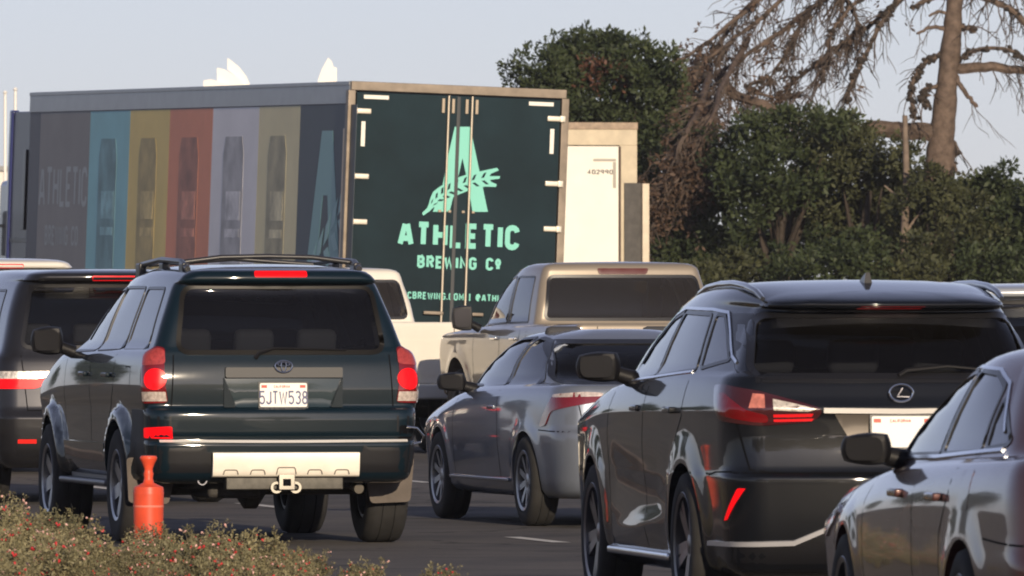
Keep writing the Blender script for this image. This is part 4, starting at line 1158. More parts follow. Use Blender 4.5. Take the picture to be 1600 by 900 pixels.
# ------------------------------------------------------------ pickups
def pickup(name, label, px, D, th, P, top=1.90, brk=False, lowtrim=None, chrome=None):
    st = (0.0, 2.0, 4.1, 5.75)
    k = top - 1.90
    rows = rows_of(
        dict(z=.55, xr=.12, xf=5.6, w=.93, rb=.01, rc=.04, rcy=.04, tr=.0, tf=.05, n=2),
        dict(z=.62, xr=.10, xf=5.75, w=.985, rb=.01, rc=.05, rcy=.05, fb=.15, fc=.15, fcy=.15, n=3),
        dict(z=.85, xr=.09, xf=5.8, w=1.01), dict(z=(1.05, 1.05, 1.05, 1.0), w=1.02, n=3),
        dict(z=(1.24, 1.22, 1.20, 1.12), xr=.09, w=1.01, n=2),
        dict(z=(1.315, 1.28, 1.25, 1.18), xr=.095, w=.99, n=1), dict(z=(1.325, 1.29, 1.265, 1.2), xr=.11, w=.97, xf=5.7, n=1),
        dict(z=(1.33, 1.31, 1.285, 1.24), xr=1.98, w=.935, xf=4.35, rb=.03, rc=.08, rcy=.08, tr=.02, fb=.15, fc=.15, fcy=.15, n=5),
        dict(z=1.52 + k / 2, xr=2.03, w=.89, xf=4.0), dict(z=1.75 + k, xr=2.12, w=.83, xf=3.55, n=2),
        dict(z=(1.83 + k, 1.84 + k, 1.83 + k, 1.78), xr=2.13, w=.80, xf=3.35, n=2), dict(z=(1.865 + k, 1.885 + k, 1.87 + k, 1.8), xr=2.2, w=.72, xf=3.2, n=2),
        dict(z=(1.875 + k, 1.90 + k, 1.88 + k, 1.8), xr=2.3, w=.4, rc=.05, rcy=.05, n=2),
        dict(z=(1.88 + k, 1.905 + k, 1.885 + k, 1.8), xr=2.4, w=.05, rc=.01, rcy=.01, fc=.01, fcy=.01, n=1))
    c = Car(name, rows, st, (1.15, 4.75), .55, .43, flare=.025, flw=(.03, .12), ns=90)
    side = [[(2.28, 1.34), (2.95, 1.33), (2.95, 1.75 + k), (2.36, 1.75 + k)], [(3.05, 1.33), (3.95, 1.31), (3.55, 1.66 + k), (3.4, 1.74 + k), (3.05, 1.75 + k)]]
    back = [(-.80, 1.37), (.80, 1.37), (.73, 1.75 + k), (-.73, 1.75 + k)]
    wind = [(-.74, 1.36), (.74, 1.36), (.64, 1.72 + k), (-.64, 1.72 + k)]
    cav = rows_of(dict(z=.95, xr=2.10, xf=3.9, w=.86, rb=.02, rc=.05, rcy=.05, fb=.1, fc=.1, fcy=.1, n=2),
                  dict(z=1.3, xr=2.10, xf=3.85, w=.86), dict(z=1.74 + k, xr=2.2, xf=3.4, w=.72, n=2), dict(z=1.82 + k, xr=2.3, xf=3.2, w=.5, n=1))
    common(c, P, side, back, wind, cav, [(3.2, .4, .52), (3.2, -.4, .52), (2.45, 0, 1.35)], rims=ALLOY, spokes=6, sw=.07, rr=.23, track=.87, tyre=.27, wdx=3.2, rear_depth=2.35, side_depth=.6, rear_rnd=.05,
           gb=glass("pickup_rear_glass", (.42, .41, .38), ior=1.45, dirt=.07),
           extra_cuts=[("L", [(.17, .80), (1.93, .80), (1.93, 1.6), (.17, 1.6)], -.80, .80, 0)])
    c.rw_.name = "rear_window"
    MB().box(3.9, 4.2, -.75, .75, 1.0, 1.25, .04).build("dashboard", SEAT, c.root)
    for mir in (False, True):
        c.patch("tail_light", "B", [(.88, .95), (.99, .95), (.985, 1.27), (.88, 1.27)], REDLENS, off=0, thick=.012, rnd=.02, h=.04, mirror=mir)
        c.patch("headlight", "F", [(.6, .95), (.92, .95), (.92, 1.12), (.6, 1.1)], CLEAR, off=0, thick=.01, rnd=.02, h=.05, mirror=mir)
    c.gaps("shut_lines", [("B", [(-.80, 1.30), (-.80, .70), (.80, .70), (.80, 1.30)], False)] + [("L", l, m_) for m_ in (False, True) for l in ([(2.0, 1.3), (2.0, .6)], [(2.25, 1.3), (2.28, .65)], [(3.0, 1.32), (3.02, .65)], [(4.05, 1.27), (4.1, .65)])])
    tg = c.patch("tailgate_panel", "B", [(-.70, .78), (.70, .78), (.70, 1.14), (-.70, 1.14)], P, off=0, thick=.006, rnd=.04, h=.08)
    c.patch("tailgate_handle", "B", [(-.13, 1.16), (.13, 1.16), (.13, 1.24), (-.13, 1.24)], BLACK, off=0, thick=.012, rnd=.02, h=.05)
    CHM = chrome or CHROME
    b = MB(); b.box(-.08, .10, -.93, .93, .54, .70, .03); bp = b.build("rear_bumper", CHM, c.root)
    MB().box(-.085, -.07, -.30, .30, .56, .70, .004).build("bumper_step", BLACK, bp)
    plate(c.root, -.075, .62, 0)
    # third brake light at the roof edge
    zt = 1.80 + k
    tb = c.patch("third_brake_light", "B", [(-.24, zt - .02), (.24, zt - .02), (.26, zt + .035), (-.26, zt + .035)], mat("chmsl_clear", (.10, .022, .018), .3, coat=.3) , off=0, thick=.012, rnd=.02, h=.04)
    for s_ in (1, -1):
        mirror_part(c.root, 3.83, s_ * 1.18, 1.37, .22, .27, .14, BLACK, side=s_, round_=.2)
        MB().box(2.4, 3.9, s_ * .85 - .06, s_ * .85 + .1, .46, .51, .015).build("running_board", BLACK, c.root)
    handles(c, (2.45, 3.2), 1.17, 1.01, CHM)
    MB().box(.3, 5.3, -.5, .5, .42, .58, .03).build("chassis", UNDER, c.root)
    MB().tube([(1.15, -.8, .4), (1.15, .8, .4)], .06, 10).build("rear_axle", UNDER, c.root)
    tag(c.root, label, "pickup truck", "vehicles queueing on the road")
    place(c.root, px, D, th)
    return c

# ------------------------------------------------------------ simpler SUVs and a minivan
def wagon(name, label, cat, px, D, th, P, half, height, L=4.9, belt=1.10, glass_w=.66, brake=True, rails=False, kind="van", wide_light=False):
    st = (0.0, 1.3, 3.3, L)
    h = height; w = half
    rows = rows_of(
        dict(z=.28, xr=.15, xf=L - .2, w=w - .1, rb=.06, rc=.14, rcy=.14, tr=.04, n=2),
        dict(z=.36, xr=.04, xf=L - .05, w=w - .04, rb=.08, rc=.2, rcy=.16, n=3),
        dict(z=.55, xr=0, xf=L, w=w - .01, rb=.08, n=3), dict(z=.68, xr=0, w=w, n=1), dict(z=.70, xr=.04, n=3),
        dict(z=(.95, .95, .92, .85), xr=.07, w=w), dict(z=(belt - .05, belt - .05, belt - .09, .95), xr=.10, w=w - .02, xf=L - .05, n=2),
        dict(z=(belt, belt, belt - .03, 1.0), xr=.12, w=w - .06, xf=L - .8, fb=.15, n=6),
        dict(z=belt + .55 * (h - belt) * .9, xr=.22, w=w - .14, xf=L - 1.5), dict(z=h - .12, xr=.34, w=w - .22, xf=L - 2.0, n=2),
        dict(z=h - .09, xr=.32, w=w - .24, n=1), dict(z=h - .085, xr=.20, w=w - .245, n=1), dict(z=(h - .05, h - .04, h - .05, h - .1), xr=.20, w=w - .28, xf=L - 2.2, n=2),
        dict(z=(h - .025, h - .01, h - .02, h - .1), xr=.28, w=w - .36, n=2), dict(z=(h - .01, h, h - .01, h - .1), xr=.4, w=w - .6, rc=.05, rcy=.05, n=2),
        dict(z=(h - .008, h + .005, h - .01, h - .1), xr=.6, w=.05, rc=.01, rcy=.01, fc=.01, fcy=.01, n=1))
    c = Car(name, rows, st, (1.05, L - 1.05), .39, .35, flare=.015, flw=(.03, .1), ns=70)
    zt = h - .14; zb = belt + .03
    side = [[(.6, zb), (1.5, zb), (1.5, zt - .03), (.8, zt - .03)], [(1.58, zb), (2.45, zb - .01), (2.45, zt - .02), (1.58, zt - .02)], [(2.53, zb - .01), (3.45, zb - .02), (2.95, zt - .1), (2.53, zt - .03)]]
    back = [(-glass_w, zb + .02), (glass_w, zb + .02), (glass_w - .10, zt), (-(glass_w - .10), zt)]
    wind = [(-.7, belt + .05), (.7, belt + .05), (.58, zt - .04), (-.58, zt - .04)]
    cav = rows_of(dict(z=.9, xr=.32, xf=L - 1.3, w=w - .18, rb=.03, rc=.1, rcy=.1, fb=.1, fc=.1, fcy=.1, n=2),
                  dict(z=belt, xr=.33, xf=L - 1.4, w=w - .18), dict(z=h - .17, xr=.52, xf=L - 2.3, w=w - .3, n=2), dict(z=h - .12, xr=.7, xf=L - 2.5, w=w - .4, n=1))
    common(c, P, side, back, wind, cav, [(2.7, .38, .5), (2.7, -.38, .5), (1.7, 0, 1.3)], rr=.21, track=half - .14, wdx=2.3, side_depth=.5)
    for mir in (False, True):
        if wide_light:
            o = c.cylp([('s', .35, 1.0, w), ('r', .78, 1.015, .1), ('r', .42, 1.015, .08), ('r', .46, .975, .08), ('r', .66, .885, .1), ('s', .33, .885, w)])
            t = c.patch("tail_light", 'C', o, BRAKE, off=0, thick=.012, rnd=.02, h=.03, mirror=mir)
            o = c.cylp([('s', .28, .96, w), ('s', .28, 1.015, w), ('r', .41, 1.018, .08), ('r', .47, .985, .08), ('r', .66, .96, .1)])
            c.patch("reverse_lens", 'C', o, mat("clear_bright", (.75, .68, .58), .15, .35, coat=1.0, noise=.6, nscale=45), off=.011, thick=.005, h=.03, parent=t, mirror=mir)
        else:
            o = c.cylp([('s', .3, 1.05, w), ('r', .70, 1.08, .1), ('r', .62, .85, .08), ('s', .3, .84, w)])
            c.patch("tail_light", 'C', o, BRAKE if brake else REDLENS, off=0, thick=.012, rnd=.02, h=.03, mirror=mir)
        c.patch("bumper_reflector", "B", [(.66, .47), (.80, .47), (.80, .50), (.66, .50)], BRAKEDIM, off=0, thick=.005, h=.03, mirror=mir)
        c.patch("headlight", "L", [(L - .12, .72), (L - .6, .86), (L - .7, .80), (L - .3, .68)], CLEAR, off=0, thick=.008, rnd=.02, h=.05, mirror=mir)
    plate(c.root, .06, .86 if not wide_light else .88, 3)
    bz = h - .068
    c.patch("third_brake_light", "B", [(-.20, bz - .018), (.20, bz - .018), (.20, bz + .014), (-.20, bz + .014)], BRAKE, off=0, thick=.007, rnd=.01, h=.03)
    c.patch("bumper_cover", "B", [(-.8, .37), (.8, .37), (.8, .52), (-.8, .52)], BLACK, off=0, thick=.004, rnd=.04, h=.05)
    wp = MB(); wp.tube([(.12, 0, zb), (.13, .02, zb + .03), (.16, .35, zb + .05)], [.014, .012, .006], 6); wp.build("rear_wiper", BLACK, c.rw_)
    for s_ in (1, -1):
        mirror_part(c.root, L - 1.7, s_ * (w + .12), belt + .09, .22, .17, .13, P, side=s_)
        if rails:
            MB().tube([(.5, s_ * (w - .34), h - .05), (.7, s_ * (w - .34), h + .02), (2.4, s_ * (w - .34), h + .02), (2.7, s_ * (w - .35), h - .07)], .018, 8).build("roof_rail", TRIM, c.root)
    c.gaps("shut_lines", [("B", [(-.76, belt - .02), (-.72, .72), (.72, .72), (.76, belt - .02)], False)] + [("L", l, m_) for m_ in (False, True) for l in ([(1.54, belt - .02), (1.55, .5)], [(2.49, belt - .03), (2.5, .4)], [(3.45, belt - .05), (3.5, .4)])])
    handles(c, (1.8, 2.75), .98, w - .01, P)
    tag(c.root, label, cat, "vehicles queueing on the road")
    place(c.root, px, D, th)
    return c
# ------------------------------------------------------------ lorry trailers and tractor
DARKT = mat("dark_teal_door", (.010, .024, .032), .6, spec=.12, noise=.3, nscale=.9)
MINT = mat("mint_vinyl", (.20, .60, .50), .45)
ALU = mat("trailer_aluminium", (.20, .165, .13), .45, .5, noise=.25, nscale=5)
ALUB = mat("trailer_bright_steel", (.72, .66, .55), .35, .4, noise=.1, nscale=6)
TAPE = mat("reflective_tape", (.85, .82, .74), .3)
def trailer():
    H = 4.04; WD = 1.3; L = 16.15; FZ = 1.12
    X0 = (698 - CX) * 127 / FPX; al = 15.9
    root = empty("box_trailer", (X0, 127, ground_z(X0, 127)))
    root.rotation_euler = Matrix.Rotation(R(90 + al), 3, 'Z').to_euler()
    root.rotation_euler = (Matrix.Rotation(R(90 + al), 3, 'Z') @ Matrix.Rotation(R(2.0), 3, 'X') @ Matrix.Rotation(-math.atan(.0096), 3, 'Y')).to_euler()
    tag(root, "long box trailer with mint lettering on dark doors and pale striped side", "trailer")
    SIDE = mat("trailer_side", (.13, .135, .15), .5, spec=.3, noise=.06, nscale=1.2)
    b = MB(); b.box(.06, L, -WD, WD, FZ, H - .02, .01)
    body = b.build("body", SIDE, root)
    # side artwork: bands of colour laid on the wall, photo columns turned into lengths along the trailer
    def tx(px):
        k = (px - CX) / FPX; ca, sa = cos(R(al)), sin(R(al)); xa = X0 - WD * ca; ya = 127 - WD * sa
        return (xa - k * ya) / (k * ca + sa)
    cols = [(540, 452, (.026, .036, .044)), (452, 388, (.43, .38, .22)), (388, 316, (.46, .45, .46)), (316, 249, (.44, .15, .075)), (249, 187, (.46, .34, .10)), (187, 125, (.14, .31, .34)), (125, 47.5, (.13, .12, .112))]
    names = ["dark", "cream", "lavender", "rust", "yellow", "blue", "charcoal"]
    zt = H - .27
    for (p0, p1, c), nm in zip(cols, names):
        x0, x1 = tx(p0), tx(p1)
        mb = MB().box(x0 + .003, x1 - .003, WD, WD + .004, FZ + .02, zt)
        pn = mb.build("side_panel", mat("side_" + nm, tuple(v * 1.9 + .015 for v in c), .5, spec=.5, noise=.08, nscale=1.3), root, smooth=False)  # stripe colours lifted to stand in for weak sky fill
        if nm in ("cream", "lavender", "rust", "yellow", "blue"):
            xm = (x0 + x1) / 2 + (x1 - x0) * .02; hw = (x1 - x0) * .22
            can = MB(); z1 = zt - .35; z0 = FZ + .55
            poly = [(xm - hw, z0 + .12), (xm - hw * .85, z0), (xm + hw * .85, z0), (xm + hw, z0 + .12), (xm + hw, z1 - .22), (xm + hw * .8, z1), (xm - hw * .8, z1), (xm - hw, z1 - .22)]
            can.prism(poly, WD + .0045, WD + .007, lambda a, b_, d: (a, d, b_))
            co = can.build("can_picture", mat("can_" + nm, tuple(v * .95 + .04 for v in c), .5, spec=.5, noise=.35, nscale=2.2), pn, smooth=False)
            bd = MB()
            for (za, zb) in ((.30, .36), (.42, .62)):
                bd.prism([(xm - hw * .8, z0 + (z1 - z0) * za), (xm + hw * .6, z0 + (z1 - z0) * za), (xm + hw * .6, z0 + (z1 - z0) * zb), (xm - hw * .8, z0 + (z1 - z0) * zb)], WD + .0075, WD + .009, lambda a, b_, d: (a, d, b_))
            bd.build("can_label", mat("canlab_" + nm, tuple(v * 1.4 + .08 for v in c), .5, spec=.5, noise=.4, nscale=3), co, smooth=False)
        if nm == "charcoal":
            t = MB()
            fn = lambda u, v, l: (-u, WD + .0055 + l * .001, v)
            xc = -(x0 + x1) / 2
            text_mesh(t, "ATHLETIC", xc, 2.55, .52, .035, .05, fn, sx=1.1)
            t.build("lettering", mat("side_letters", (.33, .35, .35), .4), pn, smooth=False); t = MB()
            text_mesh(t, "BREWING CO", xc, 2.05, .26, .02, .03, fn, sx=1.1)
            t.build("lettering", mat("side_letters", (.33, .35, .35), .4), pn, smooth=False)
        if nm == "dark":
            lg = MB(); xc = (x0 + x1) / 2; hw = (x1 - x0) * .34
            def f2(a, b_, d): return (xc - a * hw, WD + .0045 + d, FZ + .35 + b_ * 2.0)
            lg.prism([(-.28, 1), (.28, 1), (1, 0), (.45, 0), (.12, .62), (-.12, .62), (-.45, 0), (-1, 0)], 0, .002, f2)
            lg.build("side_logo", mat("side_mint", (.16, .36, .37), .4), pn, smooth=False)
            wl = MB()
            for k in range(6):
                t = k / 5; cx_ = -1.05 + 1.75 * t; cz = .05 + .45 * t
                wl.prism([(cx_, cz), (cx_ + .22, cz + .05), (cx_ + .34, cz + .2), (cx_ + .1, cz + .12)], .0035, .005, f2)
                wl.prism([(cx_ + .02, cz - .03), (cx_ + .24, cz + .0), (cx_ + .42, cz - .1), (cx_ + .2, cz - .12)], .0035, .005, f2)
            wl.build("side_wheat", mat("side_mint2", (.24, .46, .46), .4), pn, smooth=False)
    # rails, rear frame
    r = MB(); r.box(.04, L, WD - .01, WD + .012, H - .26, H - .02, .005); r.box(.04, L, WD, WD + .02, H - .045, H, .004)
    r.build("top_rail", mat("rail_grey", (.22, .23, .25), .4, coat=.3, noise=.1), root)
    MB().box(.04, L, -WD - .012, -WD + .01, H - .26, H, .005).build("top_rail", mat("rail_grey", (.2, .2, .2)), root)
    MB().box(.04, L, WD - .01, WD + .015, FZ - .12, FZ + .03, .004).build("bottom_rail", ALU, root)
    MB().box(.04, L, -WD - .015, -WD + .01, FZ - .12, FZ + .03, .004).build("bottom_rail", ALU, root)
    MB().box(.06, L, -WD + .01, WD - .01, H - .019, H + .004, .0).build("roof", mat("trailer_roof", (.5, .5, .5), .5), root)
    dm = MB().box(-.02, .10, -WD - .005, WD + .005, H - .10, H + .005, .006); dm.build("header", ALU, root)
    for s in (1, -1): MB().box(-.02, .10, s * WD - .045 - .005 * s, s * WD + .045 - .005 * s, FZ - .15, H - .10, .006).build("corner_post", ALU, root)
    MB().box(.10, .16, WD + .013, WD + .04, FZ, H - .55, .004).build("corner_trim", mat("warm_trim", (.6, .5, .38), .5), root)
    MB().box(-.02, .12, -WD, WD, FZ - .15, FZ - .02, .006).build("sill", ALU, root)
    # doors: u to the right as we see it
    fu = lambda u, v, d: (d, -u, v)
    for s, (a, b_) in ((-1, (-1.235, -.006)), (1, (.006, 1.235))):
        door = MB().box(-.012, .03, min(-a, -b_), max(-a, -b_), FZ, H - .12, .006).build("door", DARKT, root)
        u0 = -.13 if s < 0 else .155
        rod = MB(); rod.tube([fu(u0, FZ - .08, -.045), fu(u0, H - .12, -.045)], .014, 10)
        rd = rod.build("lock_rod", mat("rod_steel", (.55, .48, .38), .4, .5), door)
        for zz, hh in ((H - .24, .17), (2.57, .03)):
            for q in (-.06, .06):
                MB().box(-.04, -.012, -(u0 + q) - .018, -(u0 + q) + .018, zz - hh / 2, zz + hh / 2, .005).build("rod_bracket", mat("bracket_steel", (.35, .29, .22), .5, .3), rd)
        MB().box(-.07, -.03, -(u0 + .1 * s) - .12, -(u0 + .1 * s) + .12, 1.36, 1.40, .006).build("lock_handle", ALU, rd)
        for zz in (3.70, 2.94, 2.41, 1.75):
            z2 = zz
            hb = MB(); ua = s * 1.16; hb.box(-.045, -.012, -ua - .10, -ua + .085, z2 - .032, z2 + .032, .012); hb.box(-.055, -.02, -(s * 1.26) - .035, -(s * 1.26) + .035, z2 - .04, z2 + .04, .012)
            hb.build("hinge", ALUB, door)
        uu = s * 1.0
        MB().box(-.0165, -.0125, -uu - .15, -uu + .15, 3.845, 3.89).build("reflective_tape", TAPE, door, smooth=False)
        uu = s * 1.145
        MB().box(-.0165, -.0125, -uu - .024, -uu + .024, 3.29, 3.58).build("reflective_tape", TAPE, door, smooth=False)
    g = MB().box(-.02, -.012, -.022, .022, FZ + .05, H - .13, .003); g.build("door_seal", mat("seal", (.03, .035, .04), .5), root)
    # lettering on the doors, one layer per word
    def pu(px, py):
        z = 1.61 + (459 - py) / 134.0; u = (px - 698) / 129.0
        for _ in range(3): zz = z + .035 * u; uu = (px - 698) / 129.0 - .035 * zz
        return uu, zz
    T = lambda u, v, l: (-.0145 - l * .0006, -u, v)
    def word(txt, pxc, pyb, h, t, gap, sx_, name="lettering"):
        u, z = pu(pxc, pyb); mb = MB(); text_mesh(mb, txt, u, z, h, t, gap, T, sx=sx_); return mb.build(name, MINT, root, smooth=False)
    word("ATHLETIC", 715, 388, .295, .033, .030, .93)
    word("BREWING Co", 716, 421, .148, .0155, .018, 1.0)
    word("ATHLETICBREWING.COM | @ATHLETICBREWING", 723, 470, .085, .008, .012, .97)
    # the big letter with an ear of grain across it
    def poly(pts, d0, d1, name, m):
        mb = MB(); mb.prism([pu(*p) for p in pts], d0, d1, lambda a, b_, d: (d, -a, b_)); return mb.build(name, m, root, smooth=False)
    A = [(709, 198), (733, 198), (761, 331), (737, 331), (727, 274), (721, 247), (715, 274), (701, 331), (675, 331), (690, 290), (697, 250)]
    poly(A, -.0125, -.015, "logo_letter", MINT)
    def spine(t):   # the stalk, bottom left to right
        P0, P1, P2 = (672, 322), (700, 285), (779, 276)
        return (P0[0] * (1 - t) ** 2 + 2 * P1[0] * t * (1 - t) + P2[0] * t * t, P0[1] * (1 - t) ** 2 + 2 * P1[1] * t * (1 - t) + P2[1] * t * t)
    def frame(t):
        x, y = spine(t); x2, y2 = spine(min(1, t + .02)); xb, yb = spine(max(0, t - .02)); dx, dy = x2 - xb, y2 - yb; L_ = math.hypot(dx, dy)
        return (x, y), (dx / L_, dy / L_), (dy / L_, -dx / L_)
    def at(t, along, across):
        (x, y), d, n = frame(t); return (x + d[0] * along + n[0] * across, y + d[1] * along + n[1] * across)
    up = [at(t / 14 * .84, 0, 13 * min(1, .35 + t / 14 * 3)) for t in range(15)]; dn = [at(t / 14 * .84, 0, -12 * min(1, .35 + t / 14 * 3)) for t in range(15)]
    poly([(660, 337), (658, 333), (666, 325)] + up + [(775, 262), (778, 266), (766, 271), at(.90, 0, 3), (780, 275), (779, 279), at(.90, 0, -3), (766, 284), (775, 288), (773, 292)] + dn[::-1] + [(670, 330)], -.0155, -.0172, "logo_grain", MINT)
    for side_ in (1, -1):
        for k in range(8):
            t = .04 + k * .112; e = min(1, .5 + k * .3)
            q = [at(t, -2.2, side_ * 2.2), at(t, 2.6, side_ * 2.2), at(t, 8.0, side_ * 9.6 * e), at(t, 3.6, side_ * 9.0 * e)]
            poly(q, -.0176, -.0186, "grain_slit", DARKT)
    # running gear
    for xw in (1.6, 2.85):
        for s in (1, -1): make_wheel(root, xw, s * .95, .5, .5, .28, DALLOY, spokes=8, sw=.08, side=s)
        MB().tube([(xw, -1, .5), (xw, 1, .5)], .08, 10).build("axle", UNDER, root)
    MB().box(.4, L - .3, -.5, .5, .85, 1.0, .01).build("chassis", UNDER, root)
    MB().box(.02, .12, -1.1, 1.1, .5, .6, .01).build("under_ride_bar", ALU, root)
    for s in (1, -1):
        MB().box(.25, .35, s * .45 - .05, s * .45 + .05, .55, .98, .01).build("bar_bracket", ALU, root)
        MB().box(12.2, 12.35, s * .8 - .06, s * .8 + .06, .05, 1.1, .01).build("landing_leg", ALU, root)
        MB().box(-.03, -.02, s * 1.05 - .08, s * 1.05 + .08, FZ - .12, FZ - .05, .004).build("tail_light", BRAKEDIM, root)
    # tractor pulling it
    P = paint("tractor_blue", (.012, .02, .12), rough=.35)
    t = empty("semi_tractor"); t.location = root.location; t.rotation_euler = root.rotation_euler
    tag(t, "dark blue lorry tractor standing in front of the striped trailer at the left edge", "truck")
    MB().box(L + .65, L + 2.15, -1.12, 1.18, 1.0, 2.9, .08).build("cab", mat("sleeper_grey", (.07, .075, .09), .3, coat=.7), t)
    MB().box(L + 2.15, L + 3.4, -1.2, 1.2, .9, 2.4, .1).build("hood", P, t)
    for s in (1, -1):
        MB().box(L + .12, L + 1.15, s * 1.22 - .03, s * 1.22 + .03, 1.3, 3.80, .02).build("side_fairing", mat("fairing_grey", (.06, .06, .068), .4, coat=.2), t)
        MB().box(L + 1.15, L + 1.28, s * 1.22 - .05, s * 1.22 + .06, 1.3, 3.82, .02).build("fairing_edge", P, t)
        MB().box(L + .25, L + .42, s * 1.27 - .01, s * 1.27 + .01, 2.25, 3.3, .006).build("grab_rail", TRIM, t)
        MB().box(L + .15, L + 1.13, s * 1.255 - .004, s * 1.255 + .004, 2.08, 2.14, .002).build("fairing_gap", TRIM, t)
        MB().box(L + 2.3, L + 2.5, s * 1.45 - .15, s * 1.45 + .1, 1.9, 2.5, .03).build("door_mirror", BLACK, t)
        MB().tube([(L + 2.4, s * 1.2, 2.3), (L + 2.4, s * 1.4, 2.3)], .02, 6).build("mirror_arm", BLACK, t)
        for xw in (L + 3.0, L + .2, L - 1.1): make_wheel(t, xw, s * .98, .5, .5, .28, DALLOY, spokes=8, sw=.08, side=s)
    MB().box(L - 1.6, L + 3.2, -.42, .42, .55, .84, .02).build("chassis", UNDER, t)
    for xw in (L + 3.0, L + .2, L - 1.1): MB().tube([(xw, -1, .5), (xw, 1, .5)], .08, 10).build("axle", UNDER, t)

def reefer():
    D = 167; X = (863 + 4 - CX) * D / FPX
    WH = mat("sunlit_white_panel", (.80, .76, .66), .45, coat=.2, noise=.05, nscale=2)
    TN = mat("tan_frame", (.52, .44, .31), .5, noise=.15, nscale=4)
    root = empty("white_trailer", (X, D, ground_z(X, D))); root.rotation_euler = (0, 0, R(90 + 14))
    tag(root, "white box trailer with a tan frame, standing beyond the right of the dark doors", "trailer")
    L = 14; H = 4.1; WD = 1.3; FZ = 1.1
    MB().box(.05, L, -WD, WD, FZ, H - .01, .01).build("body", WH, root)
    MB().box(-.03, .06, -WD - .01, WD + .01, H - .10, H + .01, .006).build("header", mat("header_brown", (.30, .22, .15), .5, noise=.3, nscale=10), root)
    MB().box(-.02, .06, -WD, WD, H - .34, H - .101, .004).build("upper_frame", TN, root)
    for s in (1, -1): MB().box(-.02, .06, s * (WD - .14) - .14, s * (WD - .14) + .14, FZ, H - .341, .004).build("corner_post", TN, root)
    for a, b in ((-1.0, -.005), (.005, 1.0)):
        d = MB().box(-.035, -.021, a, b, FZ + .1, H - .36, .004).build("door", WH, root)
    MB().box(-.034, -.021, -1.04, -1.005, FZ, H - .36, .003).build("door_gap", mat("gap_brown", (.08, .05, .035), .7), root)
    # number and L-shaped mark at the door's upper right corner
    g = MB(); g.box(-.038, -.0355, -.96, -.60, H - .59, H - .55); g.box(-.038, -.0355, -.96, -.91, H - 1.0, H - .60); g.build("corner_mark", mat("mark_grey", (.35, .32, .27), .5), root, smooth=False)
    t = MB(); text_mesh(t, "402990", .71, H - .79, .075, .008, .006, lambda u, v, l: (-.0365 - l * .0005, -u, v), sx=1.3); t.build("lettering", mat("mark_ink", (.12, .11, .1), .5), root, smooth=False)
    MB().box(-.036, -.02, -1.0, 1.0, FZ - .02, FZ + .095, .004).build("lower_frame", TN, root)
    # swung-out side panel with its dark gap at the right
    MB().box(-.12, .0, -1.47, -1.36, FZ - .3, H - .93, .01).build("side_post", mat("post_cream", (.62, .53, .40), .5, noise=.15, nscale=5), root)
    MB().box(-.05, .02, -1.36, -1.09, FZ - .3, H - .92, .006).build("side_gap", mat("gap_dark", (.05, .045, .04), .6, noise=.4, nscale=8), root)
    for zz in (1.15, 1.5): MB().box(-.09, -.05, -1.33, -1.22, zz, zz + .06, .008).build("latch", ALUB, root)
    for xw in (1.6, 2.85):
        for s in (1, -1): make_wheel(root, xw, s * .95, .5, .5, .28, DALLOY, spokes=8, sw=.08, side=s)
        MB().tube([(xw, -1, .5), (xw, 1, .5)], .08, 10).build("axle", UNDER, root)
    MB().box(.4, L - .3, -.5, .5, .85, 1.08, .01).build("chassis", UNDER, root)
    for s in (1, -1): MB().box(11.2, 11.35, s * .8 - .06, s * .8 + .06, .03, 1.1, .01).build("landing_leg", ALU, root)
# ------------------------------------------------------------ trees and plants
def pt(px, py, D, dy=0.0):
    return Vector(((px - CX) * D / FPX, D + dy, CAMH + (HY - py) * D / FPX))
def leaf_material(name, c1, c2, tl=0.25):
    m = bpy.data.materials.new(name); m.use_nodes = True; nt = m.node_tree; b = nt.nodes["Principled BSDF"]
    g = nt.nodes.new("ShaderNodeNewGeometry"); tc = nt.nodes.new("ShaderNodeTexCoord")
    n = nt.nodes.new("ShaderNodeTexNoise"); n.inputs["Scale"].default_value = 1.1; n.inputs["Detail"].default_value = 3
    nt.links.new(tc.outputs["Object"], n.inputs[0])
    a = nt.nodes.new("ShaderNodeMath"); a.operation = 'MULTIPLY_ADD'; a.inputs[1].default_value = .5
    nt.links.new(g.outputs["Random Per Island"], a.inputs[0])
    a2 = nt.nodes.new("ShaderNodeMath"); a2.operation = 'MULTIPLY_ADD'; a2.inputs[1].default_value = 1.6; a2.inputs[2].default_value = -.55
    nt.links.new(n.outputs[0], a2.inputs[0]); nt.links.new(a2.outputs[0], a.inputs[2])
    cr = nt.nodes.new("ShaderNodeValToRGB"); cr.color_ramp.elements[0].color = (*c1, 1); cr.color_ramp.elements[1].color = (*c2, 1)
    nt.links.new(a.outputs[0], cr.inputs[0]); nt.links.new(cr.outputs[0], b.inputs["Base Color"])
    b.inputs["Roughness"].default_value = .6; b.inputs["Specular IOR Level"].default_value = .25
    return m
LEAF = leaf_material("tree_foliage", (.016, .026, .012), (.054, .070, .028))
LEAF2 = leaf_material("tree_foliage_olive", (.024, .030, .014), (.075, .08, .036))
RUST = leaf_material("rusty_foliage", (.05, .026, .018), (.12, .055, .035))
DEADL = leaf_material("dead_brown_foliage", (.05, .032, .022), (.13, .085, .06))
BARK = mat("bark_grey_brown", (.125, .092, .072), .9, noise=.45, nscale=7, spec=.2, bump=.6, bscale=22)
BARKD = mat("bark_dark", (.05, .04, .032), .9, noise=.4, nscale=7, spec=.2)
TWIG = mat("twig_brown", (.085, .066, .055), .9, noise=.35, nscale=5, spec=.2)
CONE = mat("pine_cone_dark", (.032, .024, .018), .9, noise=.4, nscale=18)

